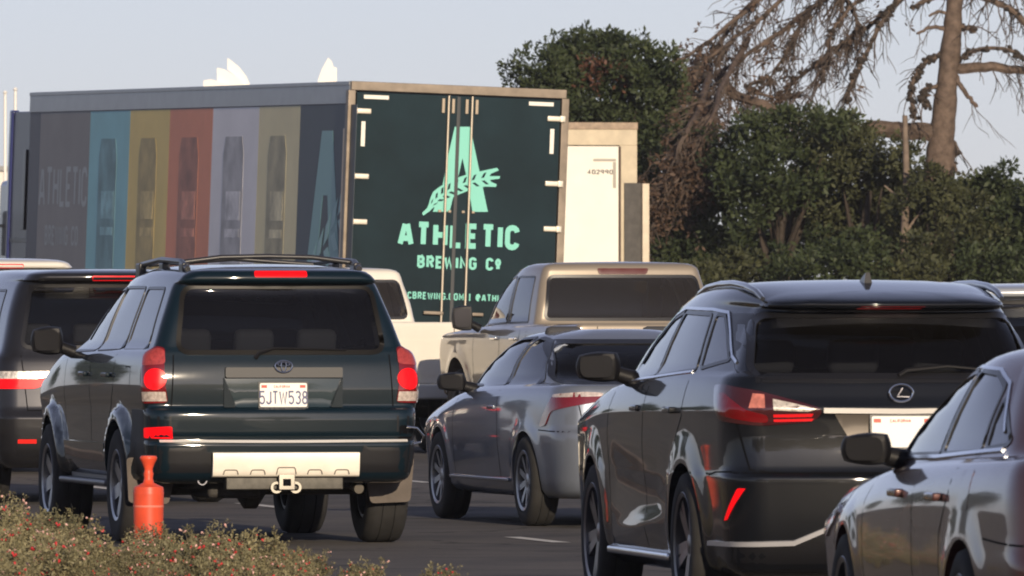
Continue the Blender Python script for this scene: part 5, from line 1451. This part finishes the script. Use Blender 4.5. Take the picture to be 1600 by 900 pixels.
def leaves_np(rng, C, size, n, spread, up=.3, aspect=.26):
    """n leaves round each clump centre C (k,3)"""
    k = len(C); c = np.repeat(C, n, axis=0); N = len(c)
    d = rng.normal(size=(N, 3)); d /= np.linalg.norm(d, axis=1)[:, None]; d[:, 2] = d[:, 2] * .8 + up; d /= np.linalg.norm(d, axis=1)[:, None]
    base = c + d * (spread * rng.random(N) ** .6)[:, None]
    L = size * (.6 + .8 * rng.random(N))
    q = rng.normal(size=(N, 3)); s = np.cross(d, q); s /= np.linalg.norm(s, axis=1)[:, None] + 1e-9
    d2 = d + rng.normal(size=(N, 3)) * .45; d2 /= np.linalg.norm(d2, axis=1)[:, None]
    w = (L * aspect)[:, None]; L = L[:, None]
    V = np.stack([base, base + d2 * L * .5 + s * w, base + d2 * L, base + d2 * L * .5 - s * w], 1).reshape(-1, 3)
    return V
def crown(rng, blobs, size=.15, per=26, dens=11, rim=.5, flat=1.0):
    """blobs: (centre, rx, ry, rz): clumps sit on an uneven shell and inside it"""
    cs = []
    for c, rx, ry, rz in blobs:
        area = 4 * pi * ((rx * ry) ** 1.6 / 3 + (rx * rz) ** 1.6 / 3 + (ry * rz) ** 1.6 / 3) ** (1 / 1.6)
        n = max(6, int(area * dens))
        d = rng.normal(size=(n, 3)); d /= np.linalg.norm(d, axis=1)[:, None]
        lump = 1 + .22 * np.sin(d[:, 0] * 5 + c.x) * np.sin(d[:, 2] * 6 + c.z) + .12 * np.sin(d[:, 0] * 11 + d[:, 2] * 9)
        r = (1 - rim * rng.random(n) ** 2.2) * lump
        keep = np.sin(d[:, 0] * 9 + c.y) + np.sin(d[:, 2] * 8 + c.x * 3) > -1.25
        P = np.array(c)[None] + d * r[:, None] * np.array([rx, ry, rz])[None]
        cs.append(P[keep])
    C = np.vstack(cs)
    V = leaves_np(rng, C, size, per, size * 1.7)
    F = np.arange(len(V)).reshape(-1, 4)
    return mesh_np(V, F)
def tree(label, blobs, D, base, m=LEAF, seed=1, size=.10, per=42, dens=13, depth=1.0, cat="tree", extra=None, group="trees beyond the road"):
    """blobs in photo pixels (px, py, rx, ry); base (px) of the trunk"""
    rng = np.random.default_rng(seed); s = FPX / D
    X = (base - CX) / s; gz = ground_z(X, D)
    root = empty("tree", (X, D, gz)); o = Vector((X, D, gz))
    B = []
    for i, (px, py, rx, ry, *dd) in enumerate(blobs):
        dy = dd[0] if dd else (rng.random() - .5) * 3.0
        B.append((pt(px, py, D, dy) - o, rx / s, (rx + ry) / 2 / s * depth, ry / s))
    link("crown", crown(rng, B, size, per, dens), m, root, smooth=False)
    t = MB(); top = max(b[0].z for b in B)
    tw = top * .75
    t.tube([(0, 0, -.1), (.05, 0, tw * .35), (-.05, .1, tw * .7), (.1, .1, tw)], [.2, .15, .11, .05], 8)
    for b in B:
        st = Vector((0, 0, min(tw * .8, max(.5, b[0].z * .45)))); mid = st.lerp(b[0], .5) + Vector((0, .1, -.1))
        t.tube([st, mid, st.lerp(b[0], .75)], [.06, .04, .015], 6)
    t.build("trunk", BARKD, root)
    if extra: extra(root, o, rng, s)
    tag(root, label, cat, group)
    return root

def background_trees():
    def rust(root, o, rng, s):
        B = [(pt(945, 105, 196, -1.0) - o, 34 / s, .6, 20 / s), (pt(972, 122, 196, -1.1) - o, 22 / s, .5, 13 / s), (pt(922, 124, 196, -1.1) - o, 18 / s, .5, 12 / s)]
        link("dead_foliage", crown(rng, B, .10, 16, 9, rim=.95), RUST, root, smooth=False)
    tree("tall dark green tree with a rust red patch, directly behind the white trailer",
         [(850, 112, 42, 34), (800, 118, 16, 16), (900, 95, 60, 40), (955, 88, 60, 36), (1010, 110, 50, 40), (930, 150, 100, 60), (1010, 175, 75, 60), (860, 165, 60, 60), (940, 240, 100, 80), (1030, 260, 70, 80), (900, 330, 90, 80), (1000, 360, 80, 80), (1050, 130, 25, 22), (990, 75, 22, 16), (880, 75, 22, 16), (925, 62, 20, 12)], 196, 940, seed=3, dens=15, extra=rust)
    tree("bushy green tree whose top carries the brown dead branches, right of the white trailer",
         [(1095, 262, 60, 58), (1060, 330, 55, 60), (1115, 310, 45, 35), (1040, 400, 45, 55), (1100, 405, 50, 45), (1065, 235, 40, 40)], 193, 1080, seed=5, dens=13)
    tree("broad green tree with the highest rounded top in the middle of the hedge",
         [(1190, 228, 60, 42), (1245, 215, 70, 40), (1150, 240, 45, 45), (1210, 280, 75, 55), (1165, 295, 45, 35), (1260, 315, 55, 50), (1300, 192, 36, 22), (1290, 245, 50, 50), (1275, 185, 22, 16), (1225, 182, 22, 14), (1170, 196, 18, 14)], 190, 1220, m=LEAF, seed=7, dens=13)
    tree("green tree with fine lit sprays directly left of the bare pine trunk",
         [(1335, 222, 45, 28), (1385, 246, 45, 32), (1310, 255, 55, 45), (1370, 285, 60, 45), (1330, 330, 60, 45), (1400, 330, 50, 50), (1300, 205, 40, 26), (1340, 196, 26, 12)], 189, 1350, m=LEAF2, seed=9, dens=13)
    tree("olive green tree at the foot of the bare pine trunk",
         [(1440, 310, 45, 42), (1480, 335, 50, 45), (1430, 365, 50, 45), (1500, 385, 55, 45), (1455, 280, 26, 20), (1505, 300, 28, 24)], 187, 1465, m=LEAF2, seed=11, dens=13)
    tree("green tree with a lumpy crown against the sky at the right edge",
         [(1555, 310, 42, 34), (1530, 330, 35, 34), (1600, 318, 45, 36), (1570, 365, 60, 45), (1640, 330, 50, 50), (1545, 285, 22, 16), (1572, 276, 24, 16), (1610, 292, 22, 14), (1520, 300, 15, 12), (1620, 390, 70, 50)], 187, 1580, m=LEAF, seed=13, dens=14)
    tree("low dark shrub below the gap in the hedge, behind the tan pickup's right side",
         [(1140, 425, 45, 26), (1180, 432, 40, 24), (1100, 440, 45, 24)], 184, 1140, m=LEAF2, seed=15, dens=12, cat="shrub")
    tree("low green shrub in the middle, above the black crossover's roof fin",
         [(1255, 400, 50, 34), (1300, 418, 50, 30), (1235, 430, 45, 24), (1350, 395, 40, 34), (1350, 430, 50, 26)], 184, 1290, m=LEAF, seed=17, dens=12, cat="shrub")
    tree("low green shrub above the right end of the black crossover's roof",
         [(1420, 410, 50, 34), (1470, 425, 50, 30), (1400, 435, 50, 24)], 184, 1430, m=LEAF2, seed=19, dens=12, cat="shrub")
    tree("low green shrub at the right edge, above the blue grey SUV",
         [(1540, 415, 50, 34), (1590, 425, 50, 30), (1640, 420, 50, 34)], 184, 1580, m=LEAF, seed=21, dens=12, cat="shrub")
    # a darker row standing behind the hedge closes the gaps
    for i, (px, py) in enumerate(((1040, 330), (1130, 360), (1220, 330), (1310, 320), (1400, 340), (1500, 370), (1600, 370))):
        tree("dark tree of the second row " + ("behind the white trailer", "behind the brown dead branches", "left of the hedge's highest top", "behind the hedge's highest top", "left of the dead pine's trunk", "right of the dead pine's trunk", "at the right edge")[i], [(px, py, 60, 70), (px + 30, py + 60, 60, 50), (px - 40, py + 50, 55, 50)], 206, px, m=LEAF, seed=40 + i, dens=7, per=22, size=.18, group="dark trees behind the hedge")
    # unseen trees: left ones mirror in car sides; rear ones added to darken reflections
    src = None
    spots = [(-25, 128, .9), (-31, 146, 1.2), (-38, 160, .9), (-44, 150, 1.4), (-52, 176, 1.3), (-34, 182, 1.0), (-28, -70, 2.4), (-12, -80, 2.0), (4, -76, 1.8), (18, -84, 2.3), (-42, -60, 2.2), (32, -95, 2.4)] + [(-48 + 13 * q, -42 - 3 * (q % 2), 3.3 + .5 * (q % 3)) for q in range(8)] + [(13 + 5.2 * q, 188 + 4 * (q % 3), .9 + .35 * (q % 3)) for q in range(9)]
    rng = np.random.default_rng(99)
    blobs = [(Vector((0, 0, 3.0)), 1.5, 1.5, 1.2), (Vector((.9, .2, 2.3)), 1.1, 1.1, .9), (Vector((-.9, -.1, 2.4)), 1.1, 1.1, 1.0), (Vector((.1, 0, 1.7)), 1.4, 1.4, .9)]
    src = empty("tree"); link("crown", crown(rng, blobs, .2, 16, 8), LEAF, src, smooth=False)
    MB().tube([(0, 0, -.1), (0, 0, 1.5), (.1, 0, 3)], [.2, .15, .06], 8).build("trunk", BARK, src)
    for i, (x, y, k) in enumerate(spots):
        o = src if i == 0 else copy_tree(src)
        o.location = (x, y, ground_z(x, y)); o.scale = (k, k, k * 1.1); o.rotation_euler = (0, 0, i * 1.3)
        tag(o, "round green tree beyond the picture's left edge, seen only as reflections" if y > 0 and x < 0 else "round green tree continuing the hedge beyond the picture's right edge" if y > 0 else "tall round green tree added behind the camera to darken reflections", "tree", "reflected trees on the left" if y > 0 and x < 0 else "hedge trees beyond the right edge" if y > 0 else "reflected trees behind the camera")

def dead_pine():
    D = 201; rng = random.Random(5); X = (1465 - CX) * D / FPX; gz = ground_z(X, D); o = Vector((X, D, gz)); s = FPX / D
    root = empty("dead_pine", o)
    tag(root, "bare dead pine with a leaning trunk and drooping cone-covered branches", "tree")
    def P(px, py, dy=0): return pt(px, py, D, dy) - o
    t = MB()
    path = [(1462, 470, 33), (1464, 350, 31), (1468, 265, 29), (1473, 200, 25), (1479, 140, 22), (1486, 70, 19), (1492, 0, 16), (1499, -80, 14), (1508, -200, 10), (1518, -330, 5)]
    fine = []
    for i in range(len(path) - 1):
        for k in range(4):
            q = k / 4; a, b = path[i], path[i + 1]; fine.append(tuple(a[j] + (b[j] - a[j]) * q for j in range(3)))
    fine.append(path[-1])
    t.tube([P(a, b) for a, b, r in fine], [r * .80 / s * (1 + .10 * rng.uniform(-1, 1)) for a, b, r in fine], 14)
    t.build("trunk", BARK, root)
    limbs = [  # (pixels, r0, r1, twigs, cones)
        ([(1495, 107), (1530, 106), (1565, 105), (1600, 110), (1680, 100)], 9, 6, 10, 6),
        ([(1498, 95), (1520, 80), (1550, 76), (1580, 80), (1602, 94), (1640, 110)], 3.5, 2.5, 8, 40),
        ([(1500, -40), (1530, -8), (1560, 6), (1590, 25), (1620, 60)], 6, 4, 30, 30),
        ([(1505, -60), (1560, -30), (1610, -5), (1660, 10)], 5, 3, 60, 20),
        ([(1487, 45), (1455, 43), (1432, 53)], 4, 2, 1, 0),
        ([(1486, 22), (1465, 19), (1452, 25)], 3, 2, 1, 0),
        ([(1492, -5), (1455, -2), (1425, 15)], 4, 3, 4, 5),
        ([(1478, 82), (1455, 92), (1438, 106), (1427, 128), (1424, 155), (1431, 188)], 4.5, 2.5, 6, 75),
        ([(1470, 135), (1450, 138), (1441, 152), (1450, 168)], 3.5, 2, 3, 35),
        ([(1492, 118), (1503, 138), (1516, 155), (1525, 168)], 4.5, 3, 2, 0),
        ([(1497, 42), (1515, 45), (1522, 50)], 4, 3, 3, 14),
        ([(1480, 215), (1495, 228), (1490, 240)], 3, 2, 2, 8),
        ([(1480, 250), (1493, 262), (1488, 275)], 3, 2, 2, 8),
        ([(1460, 208), (1420, 205), (1385, 203), (1352, 200)], 15, 13, 4, 2),
        ([(1495, -60), (1440, -60), (1380, -45), (1310, -15), (1250, 25), (1190, 70), (1120, 115), (1050, 150)], 7, 2, 120, 40),
        ([(1497, -90), (1400, -100), (1300, -70), (1220, -25), (1150, 30), (1095, 75), (1045, 100)], 6, 2, 120, 30),
        ([(1490, -20), (1440, -30), (1400, 2), (1368, 50), (1342, 105), (1330, 130), (1322, 162)], 5, 2, 30, 110),
        ([(1440, -30), (1385, 20), (1330, 60), (1280, 95), (1240, 130), (1215, 160)], 4.5, 1.6, 90, 50),
        ([(1400, -40), (1340, 0), (1300, 50), (1290, 100), (1283, 125)], 3.5, 1.5, 50, 50),
        ([(1360, -60), (1290, -10), (1250, 40), (1225, 90), (1190, 140)], 4, 1.5, 80, 30),
        ([(1300, -70), (1215, 5), (1160, 50), (1110, 90), (1075, 120), (1040, 170)], 4, 1.5, 110, 30),
        ([(1240, -40), (1170, 10), (1130, 60), (1100, 100), (1060, 160), (1030, 210)], 4, 1.5, 110, 20),
        ([(1120, 115), (1150, 150), (1190, 165), (1225, 180), (1248, 188)], 9, 5, 30, 8),
        ([(1110, 110), (1090, 160), (1065, 210), (1040, 260), (1020, 310)], 6, 2, 110, 10),
        ([(1170, 60), (1120, 140), (1100, 190), (1070, 250), (1060, 290)], 5, 2, 100, 10),
        ([(1200, 120), (1170, 135), (1205, 150), (1240, 150), (1252, 145)], 3, 1.5, 20, 25),
        ([(1350, -50), (1320, -10), (1345, 40), (1300, 75)], 3, 1.5, 50, 20)]
    twig_b = MB(); cone_b = MB(); tips = []
    for li, (pts, r0, r1, nt_, nc) in enumerate(limbs):
        dy0 = rng.uniform(-1.2, 1.2) if li > 13 else rng.uniform(-.3, .3)
        if li in (23, 24): dy0 = -9.5
        P3 = [P(a, b, dy0 * min(1, i / 2)) for i, (a, b) in enumerate(pts)]
        # smooth with random wobble
        Q = []
        for i in range(len(P3) - 1):
            for k in range(4):
                q = k / 4; p0 = P3[max(i - 1, 0)]; p1 = P3[i]; p2 = P3[i + 1]; p3 = P3[min(i + 2, len(P3) - 1)]
                Q.append(.5 * ((2 * p1) + (p2 - p0) * q + (2 * p0 - 5 * p1 + 4 * p2 - p3) * q * q + (3 * p1 - p0 - 3 * p2 + p3) * q ** 3) + Vector((rng.uniform(-1, 1), rng.uniform(-1, 1), rng.uniform(-1, 1))) * .02)
        Q.append(P3[-1]); n = len(Q)
        lb = MB(); lb.tube(Q, [(r0 + (r1 - r0) * i / (n - 1)) / s for i in range(n)], 7); lb.build("branch", BARK, root)
        for k in range(int(nt_ * .62) if 13 < li < 22 or li in (2, 3) else nt_):
            i = int(rng.random() ** .8 * (n - 2)) + 1; p = Q[min(i, n - 1)].copy(); d = (Q[min(i + 1, n - 1)] - Q[i - 1]).normalized()
            v = (d * rng.uniform(.2, 1) + Vector((rng.uniform(-.8, .5), rng.uniform(-.6, .6), rng.uniform(-1.1, .25)))).normalized()
            L_ = rng.uniform(.25, .95); seg = [p]; r = rng.uniform(.8, 1.6) / s
            for j in range(5):
                v = (v + Vector((rng.uniform(-.35, .3), rng.uniform(-.3, .3), rng.uniform(-.5, .2)))).normalized(); p = p + v * L_ / 5; seg.append(p)
                if rng.random() < .75:
                    w = (v + Vector((rng.uniform(-1, 1), rng.uniform(-1, 1), rng.uniform(-1, .6)))).normalized()
                    e = p + w * rng.uniform(.1, .3); e2 = e + (w + Vector((rng.uniform(-.5, .5), 0, -.5))).normalized() * rng.uniform(.05, .2)
                    twig_b.tube([p, e, e2], [r * .7, r * .5, r * .3], 3, caps=False); tips.append(e2)
            twig_b.tube(seg, [r * (1.2 - .9 * j / 5) for j in range(6)], 3, caps=False); tips.append(p)
        for k in range(nc):
            i = rng.randrange(1, n); p = Q[i].lerp(Q[max(i - 1, 0)], rng.random()) + Vector((rng.uniform(-1, 1), rng.uniform(-1, 1), rng.uniform(-1, 1))) * .055
            rr = rng.uniform(.028, .055); M = Matrix.Translation(p) @ Matrix.Rotation(rng.uniform(0, 3), 4, 'X') @ Matrix.Rotation(rng.uniform(0, 3), 4, 'Y')
            cone_b.lathe([(rr * .3, -rr * 1.3), (rr, -rr * .4), (rr * .85, rr * .4), (rr * .2, rr * 1.4)], 6, M)
    tag(twig_b.build("twigs", TWIG, root, smooth=False), kind="stuff")
    tag(cone_b.build("pine_cones", CONE, root, smooth=False), kind="stuff")
    g = np.random.default_rng(4)
    T = np.array([tuple(t_) for t_ in tips]); xs = (T[:, 0] + X) * s + CX
    T = T[(g.random(len(T)) < np.where(xs < 1110, .7, np.where(xs < 1250, .15, .03)))]
    V = leaves_np(g, T, .10, 7, .08, up=-.3, aspect=.22)
    tag(link("dead_needles", mesh_np(V, np.arange(len(V)).reshape(-1, 4)), DEADL, root, smooth=False), kind="stuff")
    # thin grey snag beside it
    X2 = (1409 - CX) * 188 / FPX; o2 = Vector((X2, 186.5, ground_z(X2, 186.5)))
    sn = empty("snag", o2); m_ = MB()
    m_.tube([(0, 0, 0), (.03, 0, 1.2), (-.01, 0, 2.6), (.03, 0, 3.6), (.0, 0, 4.7)], [.10, .085, .07, .06, .045], 8)
    m_.tube([(.0, 0, 3.2), (-.35, .1, 3.5)], [.03, .015], 6); m_.tube([(.02, 0, 2.7), (.3, .1, 3.1)], [.03, .015], 6)
    m_.build("trunk", mat("snag_grey", (.17, .13, .10), .9, noise=.3, nscale=6), sn)
    tag(sn, "thin bare grey stem standing left of the dead pine's trunk", "dead tree")

# ------------------------------------------------------------ flowering sage on the median
def sage_bush(rng, h, w):
    stems = MB(); Lp = []; Ld = []; fl = MB(); fw = MB()
    for k in range(int(26 + 24 * w)):
        a = rng.uniform(0, 2 * pi); r0 = rng.uniform(0, w * .35); r1 = w * rng.uniform(.25, 1.0)
        p = Vector((cos(a) * r0, sin(a) * r0, 0)); top = Vector((cos(a) * r1, sin(a) * r1, h * (rng.uniform(.55, 1.12) if rng.random() < .86 else rng.uniform(1.1, 1.4)) * (1 - .35 * (r1 / w) ** 2)))
        seg = [p, p.lerp(top, .5) + Vector((rng.uniform(-.03, .03), rng.uniform(-.03, .03), .02)), top]
        stems.tube(seg, [.0028, .0022, .0013], 3, caps=False)
        n = 9
        for j in range(2, n + 1):
            q = j / n; c = seg[0].lerp(seg[1], q * 2) if q < .5 else seg[1].lerp(seg[2], q * 2 - 1)
            for _ in range(3): Lp.append(c + Vector((rng.gauss(0, .012), rng.gauss(0, .012), rng.gauss(0, .008)))); Ld.append(a)
            if rng.random() < .5 and q > .3:
                e = c + Vector((rng.uniform(-.08, .08), rng.uniform(-.08, .08), rng.uniform(.02, .09)))
                stems.tube([c, e], [.0015, .001], 3, caps=False)
                for _ in range(5): Lp.append(c.lerp(e, rng.random())); Ld.append(a)
        if rng.random() < .36:
            for _ in range(rng.randint(1, 3)):
                f = top + Vector((rng.gauss(0, .018), rng.gauss(0, .018), rng.uniform(-.05, .02)))
                M = Matrix.Translation(f) @ Matrix.Rotation(rng.uniform(0, 6), 4, 'Z') @ Matrix.Rotation(rng.uniform(.3, 1.4), 4, 'Y')
                (fl if rng.random() < .6 else fw).lathe([(.002, 0), (.007, .012), (.011, .022), (.004, .030)], 5, M)
                if rng.random() < .5: fl.lathe([(.002, 0), (.007, .006), (.002, .012)], 5, M @ Matrix.Translation((0, 0, .018)))
    g = np.random.default_rng(rng.randrange(9999)); C = np.array([tuple(v) for v in Lp])
    V = leaves_np(g, C, .027, 2, .016, up=.5, aspect=.30)
    return stems, mesh_np(V, np.arange(len(V)).reshape(-1, 4)), fl, fw
def sage():
    m = leaf_material("sage_leaf", (.040, .045, .025), (.30, .265, .15))
    ST = mat("sage_stem", (.16, .13, .07), .8); FR = mat("sage_flower_red", (.55, .035, .04), .5, noise=.3, nscale=30); FW = mat("sage_flower_pale", (.72, .42, .38), .5, noise=.2, nscale=30)
    rng = random.Random(11); protos = []
    for h, w in ((.30, .26), (.36, .30), (.26, .22), (.40, .26)):
        st, lf, fl, fw = sage_bush(rng, h, w)
        root = empty("sage_bush"); link("foliage", lf, m, root, smooth=False)
        tag(st.build("stems", ST, root, smooth=False), kind="stuff"); tag(fl.build("red_flowers", FR, root, smooth=False), kind="stuff"); tag(fw.build("pale_flowers", FW, root, smooth=False), kind="stuff")
        protos.append(root)
    used = set(); k = 0; nout = 0; placed = []
    def put(x, y, sc, pi_=None):
        i = pi_ if pi_ is not None else rng.randrange(4)
        o = copy_tree(protos[i])
        o.location = (x, y, .14); o.rotation_euler = (0, 0, rng.uniform(0, 6.3)); o.scale = (sc, sc, sc * rng.uniform(.85, 1.12))
        px = CX + x * FPX / y
        if px < 470: placed.append(o); return
        nonlocal nout
        nout += 1
        tag(o, "small sage sprig with red flowers, " + ("nearest the kerb", "second", "third", "fourth", "fifth", "sixth", "seventh", "eighth", "ninth", "tenth", "eleventh", "twelfth", "thirteenth", "fourteenth")[min(nout, 14) - 1] + " from the camera at the bed's end", "flowering bush", "right sage sprigs"); return
        lab = ("low sage bush with red and pale flowers at the left end of the flower bed" if px < 200 else
               "sage bush with red flower tips in the middle of the flower bed, right of the orange post" if px < 470 else
               "small outlying sage sprig with red flowers at the right end of the flower bed")
        if px < 200: gr = "left sage bushes"
        elif px < 470: gr = "middle sage bushes"
        else: gr = "right sage sprigs"
        tag(o, lab, "flowering bush", gr)
    y = 50.4
    while y < 62.5:
        e = medx(y) - .14; x = max(-CX * y / FPX - .35, -9)
        while x < e:
            px = CX + x * FPX / y
            if abs(px - 232) < 45 and y > 59.0: x += .3; continue
            keep = 1.0 if px < 450 else .6
            sc = 1.0 if px < 470 else .44
            if px < 470: sc *= .44 + .22 * (0.5 + 0.5 * cos((px - 40) / 300 * 2 * pi))
            if rng.random() < keep * (.5 if px > 620 else 1): put(x + rng.uniform(-.08, .08), y + rng.uniform(-.2, .2), sc * rng.uniform(.85, 1.12))
            x += rng.uniform(.30, .44)
        y += .62
    for o in protos:
        for ch in [q for q in bpy.data.objects if q.parent == o]: bpy.data.objects.remove(ch)
        bpy.data.objects.remove(o)
    # the mass of the bed nobody could count: one object
    parts = {}
    for o in placed:
        Mw = Matrix.Translation(o.location) @ o.rotation_euler.to_matrix().to_4x4() @ Matrix.Diagonal((*o.scale, 1)); Mn = np.array(Mw)
        for ch in [q for q in bpy.data.objects if q.parent == o]: parts.setdefault(ch.data.materials[0].name, []).append((ch.data, Mn))
    bm = bmesh.new(); me = bpy.data.meshes.new("flower_bed"); V = []; F = []; MI = []; nv = 0; mats_ = []
    for mi, (mn, lst) in enumerate(parts.items()):
        mats_.append(bpy.data.materials[mn])
        for d, Mn in lst:
            co = np.empty(len(d.vertices) * 3); d.vertices.foreach_get("co", co); co = co.reshape(-1, 3) @ Mn[:3, :3].T + Mn[:3, 3]
            V.append(co); F += [tuple(i + nv for i in p.vertices) for p in d.polygons]; MI += [mi] * len(d.polygons); nv += len(co)
    me.from_pydata(np.vstack(V).tolist(), [], F)
    for q in mats_: me.materials.append(q)
    me.polygons.foreach_set("material_index", np.array(MI, np.int32)); me.update()
    fb = bpy.data.objects.new("flower_bed", me); COL.objects.link(fb)
    tag(fb, "low bed of flowering sage with red and pale flowers along the kerb", "flower bed", kind="stuff")
    gone = set(placed)
    for o in list(placed):
        for ch in [q for q in bpy.data.objects if q.parent == o]: bpy.data.objects.remove(ch)
        bpy.data.objects.remove(o)

def marker_post():
    D = 59.6; X = (232 - CX) * D / FPX
    OR = mat("orange_plastic", (.72, .085, .035), .42, noise=.18, nscale=7, spec=.4)
    r = empty("marker_post", (X, D, .15))
    prof = [(.078, .02), (.080, .10), (.084, .36), (.085, .372), (.082, .378), (.084, .386), (.080, .402), (.055, .412), (.030, .425), (.024, .45), (.028, .475), (.024, .485), (.023, .50), (.034, .53), (.046, .552), (.048, .562), (.042, .572), (.02, .574)]
    b = MB().lathe(prof, 32); b.build("tube", OR, r, angle=40)
    MB().lathe([(.17, 0), (.17, .015), (.10, .03), (.078, .06)], 24).build("base", mat("base_rubber", (.03, .03, .03), .8), r)
    MB().lathe([(.0835, .29), (.0848, .292), (.0848, .30), (.084, .302)], 32, closed=True).build("band", mat("orange_worn", (.75, .2, .14), .6), r)
    tag(r, "orange plastic marker post with a knob top, standing among the flowers at the kerb", "marker post")

def far_things():
    WH = mat("white_metal", (.85, .83, .78), .5)
    D = 230; s = FPX / D
    for nm, pets, x0 in (("left", [[(318, 126), (330, 124), (350, 130), (350, 150), (318, 150)], [(339, 106), (350, 108), (372, 122), (386, 140), (386, 150), (339, 150)], [(355, 90), (372, 103), (384, 118), (391, 134), (389, 150), (380, 133), (367, 118), (355, 108)]], 355),
                         ("right", [[(513, 90), (519, 97), (523, 112), (522, 150), (495, 150), (497, 125), (503, 108)], [(520, 104), (526, 106), (526, 150), (519, 150)]], 512)):
        X = (x0 - CX) / s; r = empty("sail_sculpture", (X, D, ground_z(X, D))); z0 = CAMH - ground_z(X, D)
        for k, p in enumerate(pets):
            MB().prism([((a - x0) / s, z0 + (HY - b) / s) for a, b in p], -.06 + k * .14, .06 + k * .14, lambda a, b, d: (a, d, b)).build("sail", WH, r, smooth=False)
        zz = z0 + (HY - 148) / s
        MB().tube([(0, 0, 0), (0, .08, zz)], .12, 12).build("pole", WH, r)
        tag(r, "white fan of three pointed sails rising above the trailer's roof" if nm == "left" else "narrow white pointed sail rising above the rear end of the trailer's roof", "sculpture")
    D = 262; s = FPX / D
    for px, top, w in ((8, 148, "taller white mast at the left edge, left of the lorry tractor"), (24, 143, "white mast nearer the lorry tractor at the left edge")):
        X = (px - CX) / s; r = empty("mast", (X, D, 0)); zt = CAMH + (HY - top) / s
        MB().tube([(0, 0, 0), (0, 0, zt)], [.05, .035], 8).build("pole", WH, r); MB().lathe([(.02, zt), (.06, zt + .05), (.02, zt + .1)], 10).build("cap", WH, r)
        tag(r, w, "mast")
    X = (-20 - CX) / s; r = empty("white_building", (X, D + 4, 0)); z1 = CAMH + (HY - 265) / s
    MB().box(-1.2, .42, -1, 3, 0, z1).build("wall", mat("sunlit_render", (.75, .72, .66), .7, noise=.1), r, smooth=False)
    MB().box(-1.3, .5, -1.1, 3.1, z1 + .002, z1 + .12).build("roof", mat("roof_grey", (.3, .3, .3), .7), r, smooth=False)
    MB().box(-.3, .05, -1.03, -1.002, 2.9, 3.5).build("window", mat("window_dark", (.03, .035, .04), .1), r, smooth=False)
    tag(r, "sunlit white building corner at the left edge behind the lorry tractor", "building")
# ------------------------------------------------------------ air
def haze():
    me = MB().box(-260, 260, -110, 330, -1.2, 24).build("haze", None, None, smooth=False)
    m = bpy.data.materials.new("haze_air"); m.use_nodes = True; nt = m.node_tree; nt.nodes.clear()
    out = nt.nodes.new("ShaderNodeOutputMaterial"); v = nt.nodes.new("ShaderNodeVolumePrincipled")
    v.inputs["Color"].default_value = (.93, .93, .95, 1); v.inputs["Density"].default_value = 0.0002; v.inputs["Anisotropy"].default_value = .2
    nt.links.new(v.outputs[0], out.inputs["Volume"]); me.data.materials.append(m)
    tag(me, "thin pale haze in the evening air", "haze", kind="stuff")
runner()
rx()
coupe()
sedan()
pickup("tan_pickup", "tan grey crew cab pickup with a black door mirror, behind the silver coupe", 1064, 104, 15.5, paint("tan_grey_paint", (.30, .255, .20), metal=.3, rough=.4), top=1.92)
pickup("white_pickup", "white pickup with its tailgate towards us, between the dark green SUV and the tan pickup", 594, 110, 14.5, paint("cream_white_paint", (.72, .68, .60), rough=.4), top=1.88, chrome=mat("white_bumper", (.6, .6, .58), .35, coat=.6))
wagon("grey_minivan", "dark grey minivan with white and red tail lights, at the left edge", "minivan", 192, 83, 10, paint("dark_grey_paint", (.02, .02, .023), metal=.3, rough=.35), .99, 1.80, L=5.1, belt=1.16, glass_w=.74, wide_light=True)
wagon("white_suv", "white SUV whose cream roof shows above the grey minivan", "SUV", 10, 97, 12, paint("white_paint", (.72, .69, .62), rough=.4), .98, 1.93, belt=1.2)
wagon("grey_blue_suv", "blue grey SUV mostly hidden behind the black crossover at the right edge", "SUV", 1660, 75.5, 11, paint("blue_grey_paint", (.5, .53, .57), metal=.4, rough=.35), .95, 1.68, belt=1.1, rails=False)
trailer()
reefer()
background_trees()
dead_pine()
far_things()
marker_post()
sage()
haze()
